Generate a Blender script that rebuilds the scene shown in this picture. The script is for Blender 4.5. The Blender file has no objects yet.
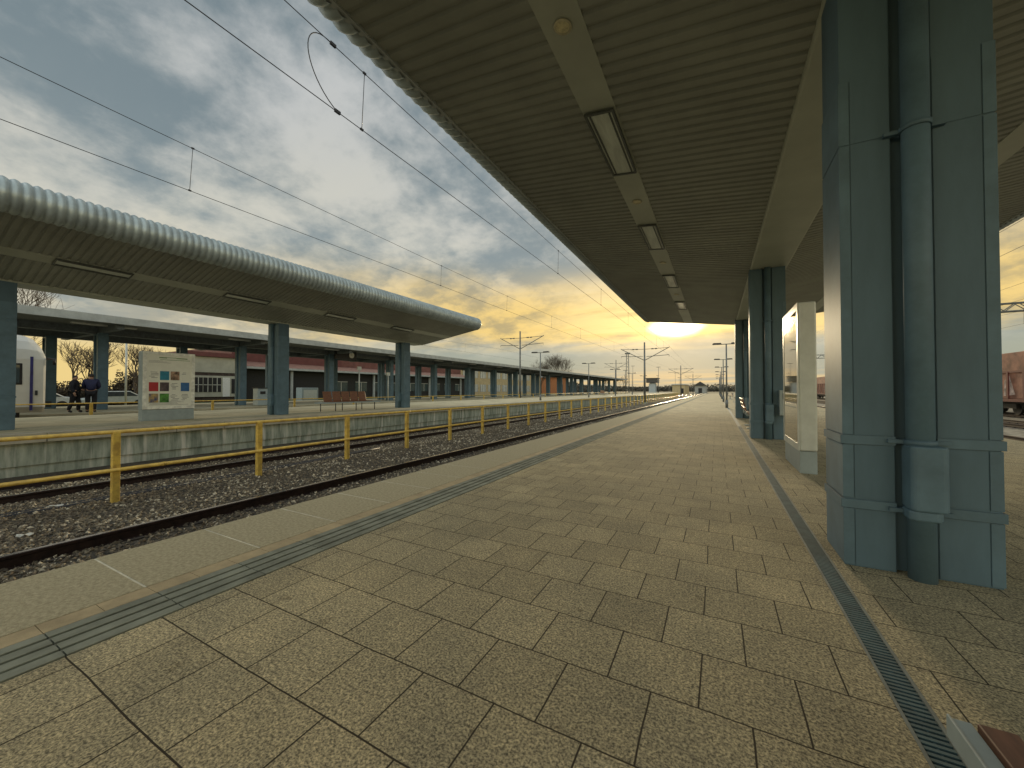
import bpy, bmesh, math, random
from mathutils import Vector, Matrix
random.seed(7)
R = math.radians
scn = bpy.context.scene
COL = scn.collection
# ------------------------------------------------------------ camera
cam = bpy.data.objects.new('camera', bpy.data.cameras.new('camera'))
COL.objects.link(cam); scn.camera = cam
cam.data.sensor_width = 36.0; cam.data.lens = 385.0/1024*36.0
cam.data.clip_start = 0.05; cam.data.clip_end = 6000
cam.location = (0, 0, 1.13)
cam.rotation_euler = (R(90.92), 0, R(28.03))
# ------------------------------------------------------------ sky, sun, exposure
SUN_EL, SUN_AZ = 8.6, -4.9           # degrees above the horizon, degrees right of +Y
w = bpy.data.worlds.new('World'); scn.world = w; w.use_nodes = True
def build_world():
    nt = w.node_tree; N = nt.nodes; L = nt.links; N.clear()
    def inp(sock, v):
        if hasattr(v, 'is_linked') or isinstance(v, bpy.types.NodeSocket): L.new(v, sock)
        else: sock.default_value = v
    def M(op, a, b=0.0, c=0.0, clamp=False):
        n = N.new('ShaderNodeMath'); n.operation = op; n.use_clamp = clamp
        for i, v in enumerate((a, b, c)): inp(n.inputs[i], v)
        return n.outputs[0]
    def V(op, a, b=(0, 0, 0)):
        n = N.new('ShaderNodeVectorMath'); n.operation = op; inp(n.inputs[0], a); inp(n.inputs[1], b)
        return n.outputs['Value'] if op in ('DOT_PRODUCT', 'LENGTH') else n.outputs[0]
    def SS(v, a, b):
        n = N.new('ShaderNodeMapRange'); n.interpolation_type = 'SMOOTHSTEP'; inp(n.inputs[0], v)
        n.inputs[1].default_value = a; n.inputs[2].default_value = b
        return n.outputs[0]
    def MIX(f, a, b):
        n = N.new('ShaderNodeMix'); n.data_type = 'RGBA'; inp(n.inputs[0], f)
        inp(n.inputs[6], a); inp(n.inputs[7], b); return n.outputs[2]
    def C(r, g, b): return (r, g, b, 1.0)
    def NOISE(v, s, det=6, rough=.55, dist=0.0):
        n = N.new('ShaderNodeTexNoise'); inp(n.inputs['Vector'], v); n.inputs['Scale'].default_value = s
        n.inputs['Detail'].default_value = det; n.inputs['Roughness'].default_value = rough
        n.inputs['Distortion'].default_value = dist; return n.outputs[0]
    tc = N.new('ShaderNodeTexCoord'); d = V('NORMALIZE', tc.outputs['Generated'])
    sp = N.new('ShaderNodeSeparateXYZ'); L.new(d, sp.inputs[0]); x, y, z = sp.outputs
    zc = M('MAXIMUM', z, 0.0)
    k = M('ADD', zc, 0.09)
    cb = N.new('ShaderNodeCombineXYZ'); inp(cb.inputs[0], M('DIVIDE', x, k)); inp(cb.inputs[1], M('DIVIDE', y, k)); cb.inputs[2].default_value = 3.7
    P = cb.outputs[0]
    k2 = M('ADD', zc, 0.30); cb2 = N.new('ShaderNodeCombineXYZ'); inp(cb2.inputs[0], M('DIVIDE', x, k2)); inp(cb2.inputs[1], M('DIVIDE', y, k2)); cb2.inputs[2].default_value = 1.2
    P2 = cb2.outputs[0]
    n1 = NOISE(P2, 2.3, 9, .57, .12)
    n2 = NOISE(V('ADD', P2, (11.3, 4.1, 0)), 6.5, 8, .6, .1)
    n3 = NOISE(V('MULTIPLY', P, (.35, 1.0, 1)), 1.6, 6, .6, .3)
    a, e = R(SUN_AZ), R(SUN_EL)
    sd = Vector((math.sin(a)*math.cos(e), math.cos(a)*math.cos(e), math.sin(e)))
    fwd = M('DIVIDE', M('ADD', M('MULTIPLY', x, sd.x), M('MULTIPLY', y, sd.y)), M('SQRT', M('ADD', M('MULTIPLY', x, x), M('ADD', M('MULTIPLY', y, y), 1e-4))))
    side = SS(fwd, .25, .97)
    cl = SS(M('ADD', M('MULTIPLY', n1, .62), M('MULTIPLY', n2, .38)), .40, .62)
    high = MIX(cl, C(.165, .215, .24), C(.49, .505, .50))
    lowgrey = MIX(cl, C(.26, .31, .32), C(.60, .58, .48))
    col = MIX(SS(M('ADD', z, M('MULTIPLY', M('SUBTRACT', n3, .5), .25)), .62, .16), high, lowgrey)
    # sunset belt of gold behind the cloud deck
    zz = M('ADD', z, M('MULTIPLY', M('SUBTRACT', n3, .5), .09))
    belt = M('MULTIPLY', SS(zz, .34, .19), SS(zz, .085, .14))
    belt = M('MULTIPLY', belt, M('ADD', M('MULTIPLY', side, .86), .12))
    gold = MIX(SS(n2, .36, .62), C(.46, .36, .17), C(.84, .59, .19))
    gold = MIX(M('MULTIPLY', SS(n3, .42, .6), SS(fwd, .9, .99)), gold, C(.98, .72, .28))
    col = MIX(belt, col, gold)
    # thin low haze bands
    lb = M('MULTIPLY', SS(z, .14, .06), 1.0)
    low = MIX(M('MULTIPLY', SS(n3, .40, .6), SS(z, .06, .02)), C(.30, .34, .29), C(.60, .47, .26))
    low = MIX(side, C(.80, .60, .24), low)
    col = MIX(lb, col, low)
    # glow where the sun burns through
    dv = V('SUBTRACT', d, tuple(sd)); dv = V('MULTIPLY', dv, (1.0, 1.0, 2.6)); ln = V('LENGTH', dv)
    ln = M('ADD', ln, M('MULTIPLY', M('SUBTRACT', n2, .5), .03))
    core = SS(ln, .075, .03); halo = SS(ln, .26, .03)
    g = N.new('ShaderNodeMix'); g.data_type = 'RGBA'; g.blend_type = 'ADD'; inp(g.inputs[0], M('MULTIPLY', M('MULTIPLY', M('MULTIPLY', halo, halo), SS(z, .06, .13)), .85))
    inp(g.inputs[6], col); g.inputs[7].default_value = C(.42, .26, .04); col = g.outputs[2]
    g = N.new('ShaderNodeMix'); g.data_type = 'RGBA'; g.blend_type = 'ADD'; inp(g.inputs[0], core)
    inp(g.inputs[6], col); g.inputs[7].default_value = C(3.5, 2.8, 1.7); col = g.outputs[2]
    # unseen sky overhead and behind boosted as added floor fill, dim earth below the horizon
    back = M('ADD', 1.0, M('MULTIPLY', SS(y, .15, -.5), BACK_FILL))
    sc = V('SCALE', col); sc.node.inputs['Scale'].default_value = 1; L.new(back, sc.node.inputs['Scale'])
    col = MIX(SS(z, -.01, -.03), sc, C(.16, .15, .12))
    sky = N.new('ShaderNodeTexSky'); sky.sky_type = 'NISHITA'; sky.sun_disc = False
    sky.sun_elevation = R(SUN_EL); sky.sun_rotation = R(SUN_AZ); sky.dust_density = 3
    bg1 = N.new('ShaderNodeBackground'); L.new(sky.outputs[0], bg1.inputs[0]); bg1.inputs[1].default_value = .003
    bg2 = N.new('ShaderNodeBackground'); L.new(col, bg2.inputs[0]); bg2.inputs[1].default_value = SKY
    ad = N.new('ShaderNodeAddShader'); L.new(bg1.outputs[0], ad.inputs[0]); L.new(bg2.outputs[0], ad.inputs[1])
    out = N.new('ShaderNodeOutputWorld'); L.new(ad.outputs[0], out.inputs[0])
BACK_FILL, SKY = 1.7, .73
build_world()
sl = bpy.data.lights.new('sun', 'SUN'); sl.energy = 1.35; sl.angle = R(5.5); sl.color = (1.0, .80, .50)
so = bpy.data.objects.new('sun', sl); COL.objects.link(so)
so.rotation_euler = (R(90-SUN_EL), 0, R(180-SUN_AZ))
vs = scn.view_settings; vs.view_transform = 'Standard'; vs.look = 'None'; vs.exposure = 0.55; vs.gamma = 1.0; vs.use_curve_mapping = False
scn.cycles.max_bounces = 8; scn.cycles.diffuse_bounces = 5

# ------------------------------------------------------------ helpers
def inten(o, label=None, cat=None, group=None, kind=None):
    if label: o['label'] = label
    if cat: o['category'] = cat
    if group: o['group'] = group
    if kind: o['kind'] = kind
    return o
class MB:
    def __init__(s): s.v = []; s.f = []; s.sm = []
    def add(s, vs, fs, smooth=False):
        b = len(s.v); s.v += [tuple(p) for p in vs]
        for f in fs: s.f.append(tuple(i+b for i in f)); s.sm.append(smooth)
        return s
    def box(s, x0, x1, y0, y1, z0, z1, M=None):
        vs = [Vector(p) for p in ((x0,y0,z0),(x1,y0,z0),(x1,y1,z0),(x0,y1,z0),(x0,y0,z1),(x1,y0,z1),(x1,y1,z1),(x0,y1,z1))]
        if M is not None: vs = [M @ p for p in vs]
        return s.add(vs, [(0,3,2,1),(4,5,6,7),(0,1,5,4),(1,2,6,5),(2,3,7,6),(3,0,4,7)])
    def tube(s, pts, r, n=8, caps=True, r1=None):
        pts = [Vector(p) for p in pts]; vs = []; m = len(pts)
        up = None
        for i, p in enumerate(pts):
            t = (pts[min(i+1, m-1)]-pts[max(i-1, 0)]).normalized()
            if up is None: up = t.orthogonal().normalized()
            up = (up - t*up.dot(t)).normalized(); q = t.cross(up)
            rr = r if r1 is None else r+(r1-r)*i/(m-1)
            for k in range(n):
                a = 2*math.pi*k/n; vs.append(p+(up*math.cos(a)+q*math.sin(a))*rr)
        fs = []
        for i in range(m-1):
            for k in range(n): fs.append((i*n+k, i*n+(k+1)%n, (i+1)*n+(k+1)%n, (i+1)*n+k))
        s.add(vs, fs, True)
        if caps:
            s.add(vs[:n], [tuple(range(n))[::-1]]); s.add(vs[-n:], [tuple(range(n))])
        return s
    def prism(s, prof, axis, a0, a1, smooth=False):
        """prof: closed list of 2-D points; axis 'y' -> (x,z) swept along y; 'x' -> (y,z); 'z' -> (x,y)"""
        def P(p, t): return {'y': (p[0], t, p[1]), 'x': (t, p[0], p[1]), 'z': (p[0], p[1], t)}[axis]
        n = len(prof); vs = [P(p, a0) for p in prof]+[P(p, a1) for p in prof]
        s.add(vs, [(i, (i+1)%n, (i+1)%n+n, i+n) for i in range(n)], smooth)
        s.add(vs, [tuple(range(n))[::-1], tuple(range(n, 2*n))]); return s
    def build(s, name, mat=None, parent=None, loc=None, bevel=0):
        me = bpy.data.meshes.new(name); me.from_pydata(s.v, [], s.f)
        me.polygons.foreach_set('use_smooth', s.sm); me.update()
        bm = bmesh.new(); bm.from_mesh(me); bmesh.ops.remove_doubles(bm, verts=bm.verts, dist=1e-5)
        bmesh.ops.recalc_face_normals(bm, faces=bm.faces); bm.to_mesh(me); bm.free()
        if mat: me.materials.append(mat)
        o = bpy.data.objects.new(name, me); COL.objects.link(o)
        if parent: o.parent = parent
        if loc: o.location = loc
        if bevel:
            m = o.modifiers.new('bevel', 'BEVEL'); m.width = bevel; m.segments = 2; m.limit_method = 'ANGLE'
        return o
def empty(name, loc=(0,0,0), rz=0, label=None, cat=None, group=None):
    o = bpy.data.objects.new(name, None); COL.objects.link(o); o.empty_display_size = .2
    o.location = loc; o.rotation_euler = (0, 0, rz); return inten(o, label, cat, group)
def copy_tree(o, parent=None):
    c = o.copy(); COL.objects.link(c); c.parent = parent
    for ch in list(o.children): copy_tree(ch, c)
    return c

# ------------------------------------------------------------ materials
def mat(name, col, rough=.6, metal=0, var=.15, scale=6, bump=0, bscale=40, col2=None, stretch=(1,1,1), spec=.5, streak=0):
    m = bpy.data.materials.new(name); m.use_nodes = True; nt = m.node_tree; N = nt.nodes; L = nt.links
    b = N['Principled BSDF']; b.inputs['Roughness'].default_value = rough; b.inputs['Metallic'].default_value = metal
    b.inputs['Specular IOR Level'].default_value = spec
    tc = N.new('ShaderNodeTexCoord'); mp = N.new('ShaderNodeMapping'); mp.inputs['Scale'].default_value = stretch
    L.new(tc.outputs['Object'], mp.inputs[0])
    n = N.new('ShaderNodeTexNoise'); n.inputs['Scale'].default_value = scale; n.inputs['Detail'].default_value = 8; n.inputs['Roughness'].default_value = .65
    L.new(mp.outputs[0], n.inputs['Vector'])
    cr = N.new('ShaderNodeValToRGB'); c2 = col2 or tuple(c*(1-var*2) for c in col)
    cr.color_ramp.elements[0].position = .35; cr.color_ramp.elements[0].color = (*c2, 1)
    cr.color_ramp.elements[1].position = .65; cr.color_ramp.elements[1].color = (*[min(1, c*(1+var)) for c in col], 1)
    L.new(n.outputs[0], cr.inputs[0]); L.new(cr.outputs[0], b.inputs['Base Color'])
    if bump:
        n2 = N.new('ShaderNodeTexNoise'); n2.inputs['Scale'].default_value = bscale; n2.inputs['Detail'].default_value = 4
        L.new(mp.outputs[0], n2.inputs['Vector'])
        bp = N.new('ShaderNodeBump'); bp.inputs['Strength'].default_value = bump; bp.inputs['Distance'].default_value = .02
        L.new(n2.outputs[0], bp.inputs['Height']); L.new(bp.outputs[0], b.inputs['Normal'])
    return m
def glass(name, tint=(.04, .06, .07), rough=.06):
    m = mat(name, tint, rough=rough, var=.1); m.node_tree.nodes['Principled BSDF'].inputs['Specular IOR Level'].default_value = 1.0
    return m
TEAL = mat('painted teal steel', (.088, .152, .198), .6, var=.07, scale=2.2, bump=.04, bscale=90, stretch=(2, 2, .5))
TEALB = mat('painted teal steel bands', (.10, .17, .218), .58, var=.1, scale=4)
SOFF = mat('olive grey ribbed soffit', (.285, .295, .25), .5, var=.08, scale=1.2)
SOFF2 = mat('pale grey beam cladding', (.43, .45, .37), .45, var=.06, scale=1.0)
NOSE = mat('grey corrugated edge cladding', (.40, .46, .46), .36, metal=.35, var=.12, scale=3)
FASC = mat('pale grey fascia', (.42, .45, .44), .5, var=.1, scale=2)
ROOF = mat('dull roof sheet', (.25, .26, .26), .7)
YEL = mat('worn yellow paint', (.64, .45, .085), .5, var=.12, scale=9, col2=(.42, .27, .06), bump=.1, bscale=60)
RAIL = mat('dark rusted rail steel', (.035, .018, .014), .55, metal=.3, var=.3, scale=14)
RAILTOP = mat('polished rail head', (.50, .46, .44), .25, metal=.95, var=.1, scale=20)
SLEEP = mat('weathered sleeper', (.06, .05, .042), .9, var=.3, scale=10)
WIRE = mat('dark overhead wire', (.03, .03, .035), .5)
MAST = mat('galvanised mast grey', (.16, .17, .165), .5, metal=.3, var=.15, scale=5)
BALL = mat('dark trackbed grit', (.10, .08, .055), .95, var=.35, scale=14, bump=.9, bscale=55, col2=(.02, .018, .013))
WOOD = mat('varnished brown seat', (.20, .085, .035), .4, var=.2, scale=8, stretch=(1, 6, 6), col2=(.13, .042, .018))
DKSTEEL = mat('dark steel', (.05, .055, .06), .45, metal=.5)
ALU = mat('pale grey cabinet metal', (.56, .59, .55), .35, metal=.1, var=.05)
ALUB = mat('blue grey cabinet metal', (.30, .36, .37), .4, var=.06)
DARK = mat('black', (.012, .012, .014), .5)
WHITE = mat('off white paint', (.72, .72, .68), .5, var=.05)
NAVY = mat('navy stripe', (.03, .03, .16), .4)
SLOTGLASS = glass('dark glass')

def tilemat():
    m = bpy.data.materials.new('granite faced paving slabs'); m.use_nodes = True; nt = m.node_tree; N = nt.nodes; L = nt.links
    b = N['Principled BSDF']; b.inputs['Roughness'].default_value = .9; b.inputs['Specular IOR Level'].default_value = .12
    g = N.new('ShaderNodeNewGeometry'); mp = N.new('ShaderNodeMapping'); mp.inputs['Location'].default_value = (.386+.326*20, -.572+.3225*40, 0)
    # slight wobble of the joints
    wn = N.new('ShaderNodeTexNoise'); wn.inputs['Scale'].default_value = 3.0; L.new(g.outputs['Position'], wn.inputs['Vector'])
    vm = N.new('ShaderNodeVectorMath'); vm.operation = 'MULTIPLY_ADD'; L.new(wn.outputs['Color'], vm.inputs[0]); vm.inputs[1].default_value = (.012, .012, 0); L.new(g.outputs['Position'], vm.inputs[2])
    L.new(vm.outputs[0], mp.inputs[0])
    br = N.new('ShaderNodeTexBrick'); L.new(mp.outputs[0], br.inputs['Vector'])
    br.offset = .5; br.inputs['Scale'].default_value = 1; br.inputs['Brick Width'].default_value = .326; br.inputs['Row Height'].default_value = .3225
    br.inputs['Mortar Size'].default_value = .0035; br.inputs['Mortar Smooth'].default_value = .25; br.inputs['Bias'].default_value = 0
    br.inputs['Color1'].default_value = (.0, .0, .0, 1); br.inputs['Color2'].default_value = (1, 1, 1, 1); br.inputs['Mortar'].default_value = (.5, .5, .5, 1)
    tone = N.new('ShaderNodeValToRGB'); L.new(br.outputs['Color'], tone.inputs[0])
    tone.color_ramp.elements[0].color = (.47, .418, .285, 1); tone.color_ramp.elements[1].color = (.55, .49, .335, 1)
    def noise(s, d=6, r=.7):
        n = N.new('ShaderNodeTexNoise'); n.inputs['Scale'].default_value = s; n.inputs['Detail'].default_value = d; n.inputs['Roughness'].default_value = r
        L.new(g.outputs['Position'], n.inputs['Vector']); return n.outputs[0]
    def mul(c, fac, lo, hi, p0=.35, p1=.65):
        r = N.new('ShaderNodeValToRGB'); L.new(fac, r.inputs[0])
        r.color_ramp.elements[0].position = p0; r.color_ramp.elements[1].position = p1
        r.color_ramp.elements[0].color = (*lo, 1); r.color_ramp.elements[1].color = (*hi, 1)
        x = N.new('ShaderNodeMix'); x.data_type = 'RGBA'; x.blend_type = 'MULTIPLY'; x.inputs[0].default_value = 1
        L.new(c, x.inputs[6]); L.new(r.outputs[0], x.inputs[7]); return x.outputs[2]
    c = mul(tone.outputs[0], noise(105, 3, .7), (.33, .33, .34), (1.38, 1.34, 1.26), .38, .62)
    c = mul(c, noise(38, 4, .6), (.78, .78, .8), (1.14, 1.13, 1.1))
    c = mul(c, noise(2.2, 6, .65), (.80, .81, .82), (1.1, 1.08, 1.04))
    c = mul(c, noise(7.5, 5, .75), (.62, .60, .58), (1, 1, 1), .30, .40)
    c = mul(c, noise(.5, 3, .5), (.86, .87, .88), (1.08, 1.06, 1.03))
    mx = N.new('ShaderNodeMix'); mx.data_type = 'RGBA'; L.new(br.outputs['Fac'], mx.inputs[0]); L.new(c, mx.inputs[6]); mx.inputs[7].default_value = (.06, .05, .035, 1)
    L.new(mx.outputs[2], b.inputs['Base Color'])
    inv = N.new('ShaderNodeMath'); inv.operation = 'MULTIPLY_ADD'; L.new(br.outputs['Fac'], inv.inputs[0]); inv.inputs[1].default_value = -1.0; 
    nn = noise(120, 3, .6); sc = N.new('ShaderNodeMath'); sc.operation = 'MULTIPLY'; L.new(nn, sc.inputs[0]); sc.inputs[1].default_value = .25; L.new(sc.outputs[0], inv.inputs[2])
    bp = N.new('ShaderNodeBump'); bp.inputs['Strength'].default_value = .6; bp.inputs['Distance'].default_value = .006; L.new(inv.outputs[0], bp.inputs['Height']); L.new(bp.outputs[0], b.inputs['Normal'])
    return m
TILE = tilemat()
EDGE = mat('smooth concrete edge slab', (.45, .395, .26), .9, var=.16, scale=46, bump=.3, bscale=120, spec=.15, col2=(.33, .285, .185))
PINK = mat('ochre border strip', (.46, .36, .21), .9, var=.12, scale=5, bump=.1, bscale=120)
TACT = mat('blue grey tactile strip', (.27, .28, .225), .92, var=.15, scale=5, spec=.1)
CONC2 = mat('worn platform concrete', (.52, .47, .32), .9, var=.12, scale=.9, bump=.1, bscale=60, spec=.15)

def wallmat():
    m = mat('streaked platform wall concrete', (.36, .38, .30), .85, var=.2, scale=2.0, stretch=(1, 3.2, .5), bump=.3, bscale=30, col2=(.17, .20, .15))
    nt = m.node_tree; N = nt.nodes; L = nt.links; b = N['Principled BSDF']; cur = b.inputs['Base Color'].links[0].from_socket
    tc = N.new('ShaderNodeTexCoord'); mp = N.new('ShaderNodeMapping'); mp.inputs['Scale'].default_value = (1, 3.5, .25); L.new(tc.outputs['Object'], mp.inputs[0])
    n = N.new('ShaderNodeTexNoise'); n.inputs['Scale'].default_value = 1.4; n.inputs['Detail'].default_value = 5; L.new(mp.outputs[0], n.inputs['Vector'])
    r = N.new('ShaderNodeValToRGB'); r.color_ramp.elements[0].position = .55; r.color_ramp.elements[0].color = (0,0,0,1); r.color_ramp.elements[1].position = .68; L.new(n.outputs[0], r.inputs[0])
    x = N.new('ShaderNodeMix'); x.data_type = 'RGBA'; L.new(r.outputs[0], x.inputs[0]); L.new(cur, x.inputs[6]); x.inputs[7].default_value = (.62, .60, .50, 1)
    L.new(x.outputs[2], b.inputs['Base Color']); return m
WALL = wallmat()

# ------------------------------------------------------------ ground and platforms
YE = 150.0        # where the platforms end
S = 'structure'
g = MB().box(-3000, 3000, -1500, 4500, -1.6, -.80); inten(g.build('ground', mat('field earth and scrub', (.17, .15, .09), .95, var=.3, scale=.05, bump=.3, bscale=3)), kind=S)
def sheet(name, x0, x1, y0, y1, z, m, t=.05): return inten(MB().box(x0, x1, y0, y1, z-t, z).build(name, m), kind=S)
# near platform: body, edge slabs, ochre border, tactile strip, slabs
pb = MB().box(-3.60, 6.0, -14, YE, -.78, -.05); inten(pb.build('platform_base', WALL), kind=S)
sheet('platform_paving', -2.445, .556, -14, YE, 0, TILE, .048)
sheet('platform_paving', .664, 5.95, -14, YE, 0, TILE, .048)
m = MB(); y = -13.0+.23; i = 0
inten(MB().box(-3.695, -2.91, -14, YE, -.049, -.0015).build('platform_edge_mortar', mat('pale mortar', (.78, .72, .55), .9)), kind=S)
while y < YE-1:
    m.box(-3.70, -2.905, y+.004, y+.625-.004, -.30, 0); y += .625
inten(m.build('platform_edge_slabs', EDGE, bevel=.004), kind=S)
m = MB(); y = .572-.205*66
while y < YE-1: m.box(-2.900, -2.775, y+.0015, y+.205-.0015, -.048, -.001); y += .205
inten(m.build('platform_border_strip', PINK), kind=S)
m = MB(); y = .572-.41*33
while y < YE-1:
    m.box(-2.772, -2.448, y+.002, y+.41-.002, -.048, -.006)
    for k in range(4): m.box(-2.765+k*.082, -2.765+k*.082+.060, y+.003, y+.41-.003, -.006, .002)
    y += .41
inten(m.build('tactile_strip', TACT), kind=S)
# drain channel (a thing) with slotted grating
dr = empty('drain_channel', (.61, 0, 0), 0, 'long narrow dark green slotted drain grating set flush in the paving beside the columns', 'drain')
MB().box(-.052, .052, -14, YE-2, -.10, -.06).build('channel_floor', DARK, dr)
f = MB(); f.box(-.054, -.043, -14, YE-2, -.06, .002); f.box(.043, .054, -14, YE-2, -.06, .002); f.build('channel_frame', mat('drain frame steel', (.20, .22, .20), .75, metal=.0), dr)
gr = MB(); y = 0.2
GRM = mat('drain grating teal', (.07, .125, .135), .7, metal=.0, var=.15, scale=9)
while y < 14: gr.box(-.0425, .0425, y, y+.0125, -.03, -.002); y += .0235
gr.box(-.0425, .0425, 14, YE-2, -.03, -.003); gr.box(-.0425, .0425, -14, .2, -.03, -.003)
gr.box(-.003, .003, .2, 14, -.032, -.006)
gr.build('grating', GRM, dr)

# track bed between platforms
def lerp(a, b, t): return a+(b-a)*t
def bedz(x):      # ballast height profile
    pts = [(-13.7, -.78), (-12.6, -.77), (-9.3, -.72), (-8.6, -.62), (-7.3, -.60), (-6.4, -.60), (-3.6, -.62)]
    for (xa, za), (xb, zb) in zip(pts, pts[1:]):
        if xa <= x <= xb: return lerp(za, zb, (x-xa)/(xb-xa))
    return -.62
m = MB(); xs = [-13.65, -12.6, -9.3, -8.6, -7.3, -6.4, -3.62]
m.prism([(x, bedz(x)) for x in xs]+[(-3.62, -.9), (-13.65, -.9)], 'y', -14, 170)
inten(m.build('trackbed', BALL), kind=S)
# ballast stones
def stones(name, x0, x1, y0, y1, n, zf, sz, seed, mats, far_grow=0):
    rnd = random.Random(seed); objs = [MB() for _ in mats]
    base = [Vector(p) for p in ((1,0,0),(-1,0,0),(0,1,0),(0,-1,0),(0,0,1),(0,0,-1))]
    fs = [(0,2,4),(2,1,4),(1,3,4),(3,0,4),(2,0,5),(1,2,5),(3,1,5),(0,3,5)]
    for _ in range(n):
        t = rnd.random(); yy = y0+(y1-y0)*t**1.9; xx = rnd.uniform(x0, x1)
        r = sz*rnd.uniform(.5, 1.3)*(1+far_grow*(yy-y0)/(y1-y0))
        M = Matrix.Rotation(rnd.uniform(0, 6.3), 3, 'Z') @ Matrix.Rotation(rnd.uniform(0, 6.3), 3, 'X')
        sc = Vector((rnd.uniform(.7, 1.3), rnd.uniform(.6, 1), rnd.uniform(.45, .9)))
        c = Vector((xx, yy, zf(xx)+r*.25))
        cl_ = .5+.5*math.sin(xx*3.1+1.7*math.sin(yy*1.3))*math.sin(yy*2.3+1.1*math.sin(xx*2.1)); cl_ = cl_**1.5
        q = rnd.choices(range(len(mats)), weights=[9-6*cl_, 5, 1.2+4*cl_, .3+4.2*cl_][:len(mats)])[0]
        objs[q].add([c + M @ Vector((p.x*sc.x*r*rnd.uniform(.8, 1.2), p.y*sc.y*r*rnd.uniform(.8, 1.2), p.z*sc.z*r*rnd.uniform(.8, 1.2))) for p in base], fs)
    me = MB(); allm = []
    for q, o in enumerate(objs):
        me.v_off = len(me.v); b = len(me.v); me.v += o.v; me.f += [tuple(i+b for i in f) for f in o.f]; me.sm += o.sm; allm += [q]*len(o.f)
    mesh = bpy.data.meshes.new(name); mesh.from_pydata(me.v, [], me.f); 
    for mm in mats: mesh.materials.append(mm)
    mesh.polygons.foreach_set('material_index', allm); mesh.update()
    ob = bpy.data.objects.new(name, mesh); COL.objects.link(ob)
    return ob
ST = [mat('ballast dark', (.13, .105, .075), .9, var=.2, scale=30), mat('ballast brown', (.22, .18, .12), .9, var=.2, scale=30), mat('ballast grey', (.27, .225, .155), .9, var=.2, scale=30), mat('ballast pale', (.60, .52, .38), .9, var=.15, scale=30)]
o = stones('ballast', -11.9, -4.0, .6, 60, 95000, bedz, .024, 3, ST, 1.5)
inten(o, 'loose brown and pale grey ballast stones between the rails', 'ballast', kind='stuff')
# rails and sleepers: track one near, track two by the far wall
def rail_prof(x, z):   # top at z
    h = .16
    return ([(x-.07, z-h), (x+.07, z-h), (x+.07, z-h+.015), (x+.012, z-h+.04), (x+.009, z-.045), (x+.034, z-.03), (x+.036, z-.004), (x+.028, z), (x-.028, z), (x-.036, z-.004), (x-.034, z-.03), (x-.009, z-.045), (x-.012, z-h+.04), (x-.07, z-h+.015)])
def track(cx, z, y0, y1, lab):
    t = empty('railway_track', (0, 0, 0), 0, lab, 'railway track', 'railway tracks')
    for sx in (-.75, .75):
        r_ = MB().prism(rail_prof(cx+sx, z), 'y', y0, y1).build('rail', RAIL, t)
        MB().box(cx+sx-.026, cx+sx+.026, y0, y1, z-.001, z+.0025).build('rail_head', RAILTOP, r_)
    s = MB(); y = y0+.3
    while y < min(y1, 80):
        s.box(cx-1.25, cx+1.25, y, y+.24, z-.30, z-.165)
        for sx in (-.75, .75):
            for q in (-.11, .11): s.box(cx+sx+q-.03, cx+sx+q+.03, y+.06, y+.18, z-.166, z-.12)
        y += .62
    o = s.build('sleepers', SLEEP, t); o['kind'] = 'stuff'
    return t
track(-5.32, -.465, -14, 200, 'nearest railway track with a polished rail head, directly below the slabbed platform edge')
track(-11.0, -.60, -14, 200, 'railway track running along the foot of the stained concrete wall, beyond the yellow railing')
# loose cables lying on ballast
def cable(pts, label):
    c = []; P = [Vector(p) for p in pts]
    o = MB().tube(P, .03, 6).build('trackside_cable', WIRE); inten(o, label, 'cable', 'cables lying on the ballast')
cable([(-8.6-.06*math.sin(y*.9)-.07*max(0, y-2), y, -.62-.02*max(0, min(4, y-1))/4) for y in [i*.5-3 for i in range(24)]], 'black cable lying on the ballast, the one nearer to the yellow railing posts')
cable([(-9.15-.05*math.sin(y*.7+1)-.04*max(0, y-2), y, -.70) for y in [i*.5-3 for i in range(24)]], 'black cable lying on the ballast, the one nearer to the far rail pair')
# scraps of litter on the ballast
def scrap(x, y, w_, d_, rz, label):
    rnd = random.Random(int(x*100)); q = MB(); nx, ny = 5, 4; vs = []
    for j in range(ny):
        for i in range(nx): vs.append((w_*(i/(nx-1)-.5), d_*(j/(ny-1)-.5), rnd.uniform(0, .035)))
    fs = [(j*nx+i, j*nx+i+1, (j+1)*nx+i+1, (j+1)*nx+i) for j in range(ny-1) for i in range(nx-1)]
    q.add(vs+[(a, b, c-.004) for a, b, c in vs], fs+[tuple(k+nx*ny for k in f[::-1]) for f in fs])
    o = q.build('paper_scrap', mat('crumpled paper', (.72, .70, .62), .8)); o.location = (x, y, bedz(x)+.025); o.rotation_euler = (0, 0, rz)
    inten(o, label, 'litter', 'litter on the ballast')
scrap(-8.75, 1.9, .17, .08, .9, 'crumpled white paper scrap left of the first yellow post, beside the cables')
scrap(-7.15, 1.32, .13, .05, 1.3, 'small flat white scrap in the middle of the near ballast')
scrap(-10.3, 9.6, .2, .1, 1.4, 'white scrap lying near the far rails beyond the yellow railing')
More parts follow.
